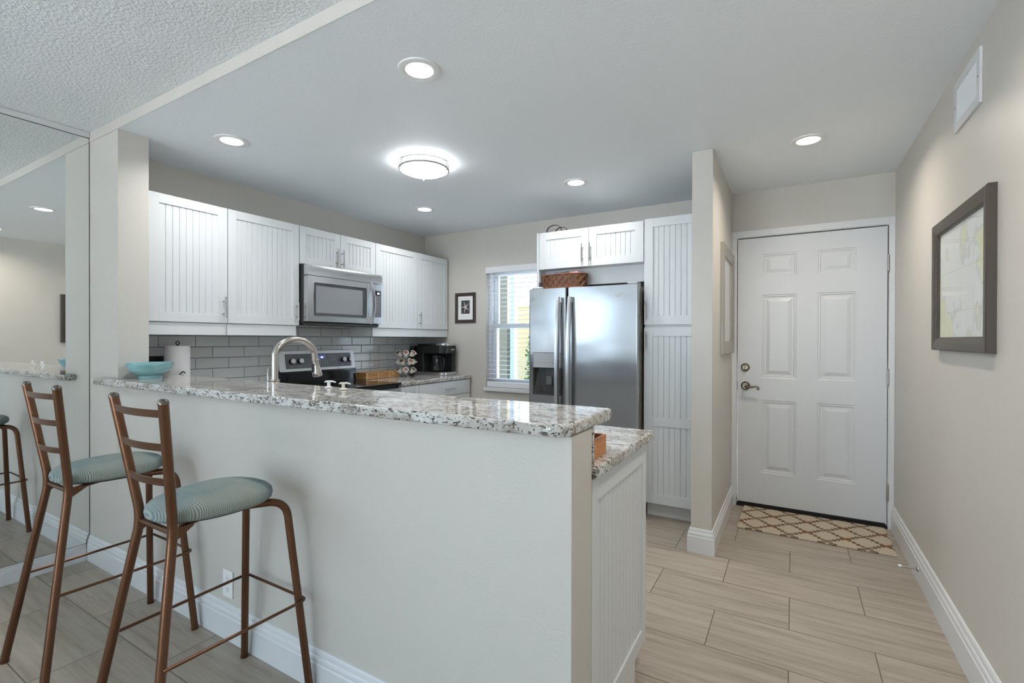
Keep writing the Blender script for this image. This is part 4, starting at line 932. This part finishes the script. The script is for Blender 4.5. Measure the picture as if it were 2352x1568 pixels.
b = B(); b.lathe([(0, 0), (0.062, 0), (0.077, 0.008), (0.081, 0.03), (0.076, 0.07), (0.058, 0.12), (0.048, 0.150), (0.049, 0.158), (0.0465, 0.158), (0.0455, 0.150), (0.0555, 0.119), (0.0735, 0.069), (0.0785, 0.03), (0.075, 0.011), (0.061, 0.003), (0, 0.003)], n=40); L('carafe_glass', b, M['glass'], t)
b = B(); b.lathe([(0.0505, 0.146), (0.0505, 0.160), (0.049, 0.168), (0.02, 0.172), (0, 0.172)], n=40); L('carafe_lid', b, M['black'], t)
b = B(); b.tube(fillet([(0.047, -0.01, 0.154), (0.100, -0.02, 0.150), (0.112, -0.021, 0.09), (0.100, -0.02, 0.022), (0.081, -0.016, 0.02)], 0.025), 0.008, 10, flat=(0.018, 0.01)); L('carafe_handle', b, M['black'], t)

# basket with cloths on the refrigerator
t = thing('wicker_basket', 'brown woven oval basket on top of the refrigerator', 'basket', (-1.555, 3.465, FZ+0.0005))
def oval(a, s, tp=1.0): return (0.183*s*math.copysign(abs(math.cos(a))**0.6, math.cos(a)), 0.085*s*math.copysign(abs(math.sin(a))**0.75, math.sin(a)))
bm = bmesh.new(); n = 64; prof = [(0.93, 0.0), (0.93, 0.004), (1.0, 0.112), (0.975, 0.112), (0.90, 0.01)]
rg = [[bm.verts.new((*oval(2*PI*i/n, s), z)) for i in range(n)] for s, z in prof]
for a, c_ in zip(rg, rg[1:]):
    for i in range(n): bm.faces.new((a[i], a[(i+1) % n], c_[(i+1) % n], c_[i]))
bm.faces.new(rg[0][::-1]); bm.faces.new(rg[-1]); bmesh.ops.recalc_face_normals(bm, faces=bm.faces)
L('basket_body', bm, M['wicker'], t)
b = B()
def wpos(u, v): s = 0.935+0.065*v; p = oval(u, s*1.012); return (p[0], p[1], 0.006+0.104*v)
NB = 400; pp = [oval(2*PI*i/NB, 1.0) for i in range(NB+1)]; arc_ = [0.0]
for i in range(NB): arc_.append(arc_[-1]+math.hypot(pp[i+1][0]-pp[i][0], pp[i+1][1]-pp[i][1]))
def ang(f):
    f = (f % 1.0)*arc_[-1]; lo = 0
    while arc_[lo+1] < f: lo += 1
    return 2*PI*(lo+(f-arc_[lo])/(arc_[lo+1]-arc_[lo]))/NB
for k in range(16):
    for dirn in (1, -1):
        for off in (-0.007, 0.007):
            f0 = k/16+off; b.tube([wpos(ang(f0+dirn*0.105*v), v) for v in (0, 0.17, 0.33, 0.5, 0.67, 0.83, 1)], 0.005, 6, radii=[0.0042+0.0008*dirn]*7)
L('lattice_weave', b, M['wicker_light'], t)
b = B()
for z, s in ((0.008, 0.945), (0.110, 1.01)): b.tube([(*oval(2*PI*i/48, s), z) for i in range(48)], 0.0058, 8, True)
L('rim', b, M['wicker_light'], t)
def cloth(name, label, m, x, y, z, sx_, sy_, h_, rot):
    bm = bmesh.new(); bmesh.ops.create_uvsphere(bm, u_segments=24, v_segments=16, radius=1)
    for v in bm.verts:
        q = [math.copysign(abs(c)**0.45, c) for c in v.co]
        v.co = Vector((q[0]*sx_, q[1]*sy_, q[2]*h_*(1+0.06*math.sin(4*q[0]+2*q[1]+rot)+0.05*math.cos(6*q[1]))))
    bmesh.ops.rotate(bm, matrix=Matrix.Rotation(rot, 3, 'Z'), verts=bm.verts, cent=(0, 0, 0)); bmesh.ops.translate(bm, vec=(0, 0, h_), verts=bm.verts)
    o = obj(name, bm, m); o.location = (x, y, z); return tag(o, label, 'cloth', 'cloths in the basket')
zb = FZ+0.012
cloth('folded_cloth', 'slate blue folded cloth at the left of the wicker basket', M['cloth_blue'], -1.640, 3.45, zb, 0.046, 0.05, 0.059, 0.1)
cloth('folded_cloth', 'dark grey folded cloth in the middle of the wicker basket', M['cloth_grey'], -1.548, 3.47, zb, 0.044, 0.05, 0.062, 0.1)
cloth('folded_cloth', 'dusty pink folded cloth in the wicker basket', M['cloth_pink'], -1.462, 3.45, zb, 0.04, 0.05, 0.059, 0.1)
# bag with strap handles on the cabinet
t = thing('tote_bag', 'bag with dark looped strap handles on top of the refrigerator cabinet', 'bag', (-1.64, 3.60, 2.1275))
b = B(); b.prism(rrect(-0.125, 0.15, -0.10, 0.16, 0.03), 0.0002, 0.013, 0.004, 3); L('bag_body', b, M['strap'], t)
for x0, x1, y, h_ in ((-0.097, 0.035, -0.085, 0.068), (-0.045, 0.062, -0.03, 0.058)):
    b = B(); b.tube([((x0+x1)/2-(x1-x0)/2*math.cos(a), y, 0.011+(h_-0.011)*math.sin(a)**0.8) for a in [PI*k/20 for k in range(21)]], 0.004, 8, flat=(0.012, 0.004)); L('strap_handle', b, M['strap'], t)

# ================================================================== WALL THINGS
def picture_frame(b, X, w_, h_, border, T, lip=0.008):
    """mitred frame, local u,v, front at +w=T"""
    t_ = bmesh.new(); rects = [(0, 0.0), (0, T*0.85), (0.006, T), (border*0.55, T*0.93), (border-0.008, T*0.78), (border-0.006, T*0.62), (border, T*0.58), (border, T*0.3)]
    vs = [[t_.verts.new(p) for p in ((s, s, d), (w_-s, s, d), (w_-s, h_-s, d), (s, h_-s, d))] for s, d in rects]
    for a, c_ in zip(vs, vs[1:]):
        for i in range(4): t_.faces.new((a[i], a[(i+1) % 4], c_[(i+1) % 4], c_[i]))
    bmesh.ops.recalc_face_normals(t_, faces=t_.faces); b._merge(t_, X)
def framed(name, label, X, loc, w_, h_, border, T, fm, pm, cat='picture', picname='print'):
    t = thing(name, label, cat, loc)
    b = B(); picture_frame(b, X, w_, h_, border, T); obj('frame', b, fm, t, sm=False)
    b = B(); b.box(border-0.004, w_-border+0.004, border-0.004, h_-border+0.004, T*0.15, T*0.30, X=X); obj(picname, b, pm, t)
    b = B(); b.box(border-0.002, w_-border+0.002, border-0.002, h_-border+0.002, T*0.40, T*0.48, X=X); obj('glass', b, M['pane'], t)
    return t
# plane helpers: local u,v,w -> world
XR_ = Matrix(((0, 0, -1, XR-0.0005), (-1, 0, 0, 2.935), (0, 1, 0, 1.226), (0, 0, 0, 1)))      # right wall faces -X; u runs -Y
framed('framed_picture', 'large dark-framed chart print on the right hall wall', XR_, (XR-0.001, 2.57, 1.22), 0.735, 0.575, 0.058, 0.028, M['frame_dark'], M['map'])
XP_ = Matrix(((0, 0, 1, PX1+0.0005), (1, 0, 0, 3.375), (0, 1, 0, 1.175), (0, 0, 0, 1)))        # hall side of partition faces +X
framed('framed_picture', 'silver-framed picture on the partition beside the front door', XP_, (PX1+0.001, 3.67, 1.17), 0.62, 0.735, 0.085, 0.024, M['frame_silver'], M['mat_board'])
XB_ = Matrix(((1, 0, 0, -3.074), (0, 0, -1, YB-0.0005), (0, 1, 0, 1.442), (0, 0, 0, 1)))       # back wall faces -Y
t = framed('framed_picture', 'small dark-framed starfish print between wall cabinets and window', XB_, (-2.945, YB-0.001, 1.442), 0.258, 0.313, 0.034, 0.016, M['frame_espresso'], M['mat_board'])
b = B(); b.box(0.075, 0.183, 0.095, 0.235, 0.0049, 0.0052, X=XB_); obj('photo_area', b, M['print_dark'], t)
star = []
for k in range(10):
    a = PI/2 + 0.35 + k*PI/5; rr = 0.068 if k % 2 == 0 else 0.0115; star.append((0.129+rr*math.cos(a)*0.85, 0.165+rr*math.sin(a)))
b = B(); b.prism(star, 0.0053, 0.0060, 0, X=XB_); obj('starfish_motif', b, M['star'], t, sm=False)
b = B()
for k in range(5): b.box(0.105+k*0.011, 0.112+k*0.011, 0.249, 0.252, 0.0049, 0.0051, X=XB_)
for k in range(9): b.box(0.08+k*0.011, 0.087+k*0.011, 0.071, 0.073, 0.0049, 0.0051, X=XB_)
obj('caption_marks', b, M['dispenser_grey'], t)

# vent on the right wall
t = thing('air_vent', 'white louvred air vent high on the right wall', 'air vent', (XR-0.001, 2.52, 2.12))
XV = Matrix(((0, 0, -1, XR-0.0005), (-1, 0, 0, 2.672), (0, 1, 0, 2.134), (0, 0, 0, 1)))
b = B(); frame_ring(b, (0, 0), (0.315, 0.205), 0.003, (0.034, 0.034), (0.281, 0.171), 0.002, 0.0, 0.008, XV); obj('vent_frame', b, M['trim'], t)
b = B(); b.box(0.033, 0.282, 0.033, 0.172, 0.0001, 0.0006, X=XV); obj('vent_back', b, M['panel_grey'], t)
b = B()
for k in range(17): u = 0.041+k*0.0144; b.prism([(u+0.0032, 0.001), (u+0.0042, 0.001), (u-0.0030, 0.0075), (u-0.0040, 0.0072)], 0.034, 0.171, 0, X=XV @ Matrix(((1, 0, 0, 0), (0, 0, 1, 0), (0, 1, 0, 0), (0, 0, 0, 1))))
obj('louvres', b, M['trim'], t)
for u in (0.017, 0.298):
    b = B(); b.cyl(XV @ Vector((u, 0.102, 0.0075)), XV @ Vector((u, 0.102, 0.0095)), 0.004, n=12); obj('screw', b, M['nickel'], t)

# outlet in the bar front
t = thing('wall_outlet', 'white duplex outlet low on the bar front behind the nearer stool', 'outlet', (-2.071, YW0-0.001, 0.228))
XO = Matrix(((1, 0, 0, -2.107), (0, 0, -1, YW0-0.0005), (0, 1, 0, 0.17), (0, 0, 0, 1)))
b = B(); b.prism(rrect(0, 0.072, 0, 0.116, 0.005), 0, 0.005, 0.002, X=XO); obj('cover_plate', b, M['white_plastic'], t)
for v in (0.018, 0.064):
    b = B(); b.prism(rrect(0.019, 0.053, v, v+0.034, 0.012), 0.0051, 0.0062, 0, X=XO); r_ = obj('receptacle', b, M['white_plastic'], t)
    b = B(); b.box(0.028, 0.030, v+0.014, v+0.024, 0.0063, 0.0066, X=XO); b.box(0.042, 0.044, v+0.014, v+0.024, 0.0063, 0.0066, X=XO); b.cyl(XO @ Vector((0.036, v+0.008, 0.0063)), XO @ Vector((0.036, v+0.008, 0.0066)), 0.0025, n=10); obj('slots', b, M['charcoal'], r_)

# door stop on the right baseboard
t = thing('door_stop', 'rigid metal door stop with white tip on the right baseboard', 'door stop', (0.57, 3.24, 0.072))
b = B(); b.lathe([(0, 0), (0.014, 0), (0.013, 0.004), (0.006, 0.008), (0.0045, 0.012), (0.004, 0.068), (0, 0.068)], (0.5705, 3.24, 0.072), 20, Matrix.Rotation(-PI/2, 4, 'Y')); obj('stop_rod', b, M['nickel'], t)
b = B(); b.lathe([(0, 0.0685), (0.007, 0.0685), (0.0075, 0.074), (0.006, 0.082), (0, 0.083)], (0.5705, 3.24, 0.072), 20, Matrix.Rotation(-PI/2, 4, 'Y')); obj('rubber_tip', b, M['white_plastic'], t)

# rug
t = thing('door_mat', 'beige trellis-pattern mat with rust accents in front of the door', 'rug', (0.108, 3.80, 0.0005))
b = B(); b.box(-0.428, 0.428, -0.245, 0.245, 0.0004, 0.009, 0.003); o = L('mat_body', b, M['rug'], t); t.rotation_euler = (0, 0, math.radians(-0.6))

# ================================================================== LIGHTS
def recessed(x, y, label, watt, col):
    t = thing('recessed_light', label, 'ceiling light', (x, y, ZK), 'recessed ceiling lights')
    b = B(); b.lathe([(0.0565, -0.0005), (0.058, -0.006), (0.070, -0.009), (0.086, -0.006), (0.088, -0.0005), (0.0565, -0.0005)], n=48); L('trim_ring', b, M['white_plastic'], t)
    b = B(); b.lathe([(0, -0.004), (0.057, -0.004), (0.057, -0.0015), (0, -0.0015)], n=40); L('diffuser', b, M['lamp'], t)
    l = bpy.data.lights.new('lamp_light', 'AREA'); l.shape = 'DISK'; l.size = 0.11; l.energy = watt; l.color = col; l.spread = math.radians(150)
    o = bpy.data.objects.new('lamp_light', l); COL.objects.link(o); o.parent = t; o.location = (0, 0, -0.012)
    return t
recessed(-1.35, 1.53, 'recessed ceiling light nearest the camera, over the bar', LAMP_W, KITCHEN_COL)
recessed(-2.755, 1.54, 'recessed ceiling light above the leftmost wall cabinets', LAMP_W, KITCHEN_COL)
recessed(-2.755, 3.19, 'recessed ceiling light in the far left kitchen corner', LAMP_W, KITCHEN_COL)
recessed(-1.345, 3.19, 'recessed ceiling light in front of the refrigerator cabinet', LAMP_W, KITCHEN_COL)
recessed(0.07, 3.17, 'recessed ceiling light in the hall before the front door', HALL_W, HALL_COL)
recessed(0.07, 1.53, 'recessed ceiling light in the hall beside the bar end', HALL_W, HALL_COL)
t = thing('ceiling_lamp', 'round flush ceiling lamp with double nickel band in the kitchen centre', 'ceiling light', (-2.03, 2.345, ZK))
b = B(); b.lathe([(0, -0.0005), (0.145, -0.0005), (0.150, -0.006), (0.150, -0.046), (0.145, -0.056), (0.12, -0.068), (0.07, -0.078), (0, -0.082)], n=56); L('lamp_shade', b, M['lamp_soft'], t)
for z in (-0.012, -0.048):
    b = B(); b.lathe([(0.1515, z-0.006), (0.159, z-0.006), (0.159, z+0.006), (0.1515, z+0.006), (0.1515, z-0.006)], n=56); L('metal_band', b, M['nickel'], t)
for k in range(3):
    a = 2*PI*k/3+0.2; X = Matrix.Rotation(a, 4, 'Z'); b = B(); b.box(0.1595, 0.1625, -0.007, 0.007, -0.062, -0.003, 0.001, 1, X); b.cyl(X @ Vector((0.161, 0, -0.068)), X @ Vector((0.161, 0, -0.06)), 0.004, n=10); L('bracket', b, M['nickel'], t)
# ================================================================== BLIND
t = thing('window_blind', 'white horizontal slat blind in the kitchen window', 'blind', (-2.31, YB, KZ1))
b = B(); b.box(KX0+0.003, KX1-0.003, YB-0.018, YB+0.045, KZ1-0.062, KZ1-0.002, 0.003); obj('headrail', b, M['blind'], t)
b = B(); zz = KZ1-0.085; n = 0
while zz > 0.875: b.box(KX0+0.012, KX1-0.006, YB-0.002, YB+0.046, zz, zz+0.0028); zz -= 0.0452
obj('slats', b, M['blind'], t)
b = B(); b.box(KX0+0.012, KX1-0.006, YB-0.004, YB+0.048, 0.792, 0.845, 0.006); obj('bottom_rail', b, M['blind'], t)
b = B()
for x in (KX0+0.13, KX1-0.13):
    for y in (YB-0.003, YB+0.047): b.cyl((x, y, 0.845), (x, y, KZ1-0.06), 0.0011, n=6)
obj('ladder_cords', b, M['blind'], t)
b = B(); b.cyl((KX0+0.075, YB-0.008, 1.42), (KX0+0.075, YB-0.008, KZ1-0.065), 0.004, n=8); obj('tilt_wand', b, M['blind'], t)

# ================================================================== OUTSIDE
b = B(); b.box(-30, 30, -30, 40, -0.3, -0.16); o = obj('ground', b, M['ground']); o['kind'] = 'structure'
b = B(); b.box(-4.37, -4.205, 7.0, 7.1, -0.158, 3.2); t = tag(obj('porch_column', b, M['post_dark']), 'dark olive stucco column outside the kitchen window', 'column')
b = B(); b.box(-4.325, -4.254, 7.3, 7.36, -0.158, 3.2, 0.004); tag(obj('porch_post', b, M['post_blue']), 'narrow pale blue post right of the olive column outside', 'post')
b = B(); b.box(-4.252, -4.20, 7.3, 7.36, -0.158, 3.2, 0.004); tag(obj('porch_post', b, M['vinyl']), 'slim white post beside the pale blue post outside', 'post')
b = B(); b.box(-1.55, -1.4, YB+0.151, 13.0, -0.158, 4.2); struct('sun_block_wall', b, M['siding'])  # unseen wall added to keep the sun off the window view
t = thing('neighbor_house', 'white-sided neighbouring house seen through the blind slats', 'house', (-5, 9, -0.16))
b = B(); b.box(-9.0, -3.2, 9.0, 12, -0.158, 3.4); obj('house_wall', b, M['siding'], t)
b = B()
for k in range(26): b.prism([(8.985, 0), (8.999, 0), (8.999, 0.128), (8.995, 0.128)], -9.0, -3.2, 0, X=Matrix.Translation((0, 0, -0.15+k*0.13)) @ Matrix(((0, 0, 1, 0), (1, 0, 0, 0), (0, 1, 0, 0), (0, 0, 0, 1))))
obj('siding_boards', b, M['siding'], t, sm=False)
b = B(); b.box(-5.26, -5.1, 8.93, 8.984, -0.158, 3.2); obj('corner_board', b, M['siding'], t)
t = thing('garden_wall', 'low tan block wall between hedge and neighbouring house', 'wall', (-4, 8.2, -0.16))
b = B(); b.box(-4.66, -2.6, 8.1, 8.3, -0.158, 1.89); obj('block_wall', b, M['tan'], t)
b = B(); b.box(-4.68, -2.58, 8.08, 8.32, 1.891, 1.93); obj('wall_cap', b, M['tan'], t)
def shrub(name, label, c0, rad, hgt, n, par_m):
    t = thing(name, label, 'shrub', (c0[0], c0[1], -0.158)); bm = bmesh.new(); rng = random.Random(3)
    for i in range(n):
        a = rng.uniform(0, 2*PI); z = rng.random(); r_ = rad*(0.55+0.45*rng.random())*math.sqrt(max(0.05, 1-(2*z-1)**2*0.6)); p = Vector((r_*math.cos(a), r_*math.sin(a), 0.1+z*(hgt-0.1)))
        s = rng.uniform(0.045, 0.09); d = Vector((rng.uniform(-1, 1), rng.uniform(-1, 1), rng.uniform(-.2, 1))).normalized(); e = d.orthogonal().normalized()
        bm.faces.new([bm.verts.new(p), bm.verts.new(p+d*s*0.5+e*s*0.32), bm.verts.new(p+d*s), bm.verts.new(p+d*s*0.5-e*s*0.32)])
    L('foliage', bm, par_m, t)
    b = B(); b.cyl((0, 0, 0), (0, 0, hgt*0.7), 0.03, 0.015, 10); L('stem', b, M['strap'], t)
shrub('shrub', 'leafy green shrub outside behind the lower window sash', (-3.82, 7.66), 0.33, 1.66, 2000, M['leaf'])
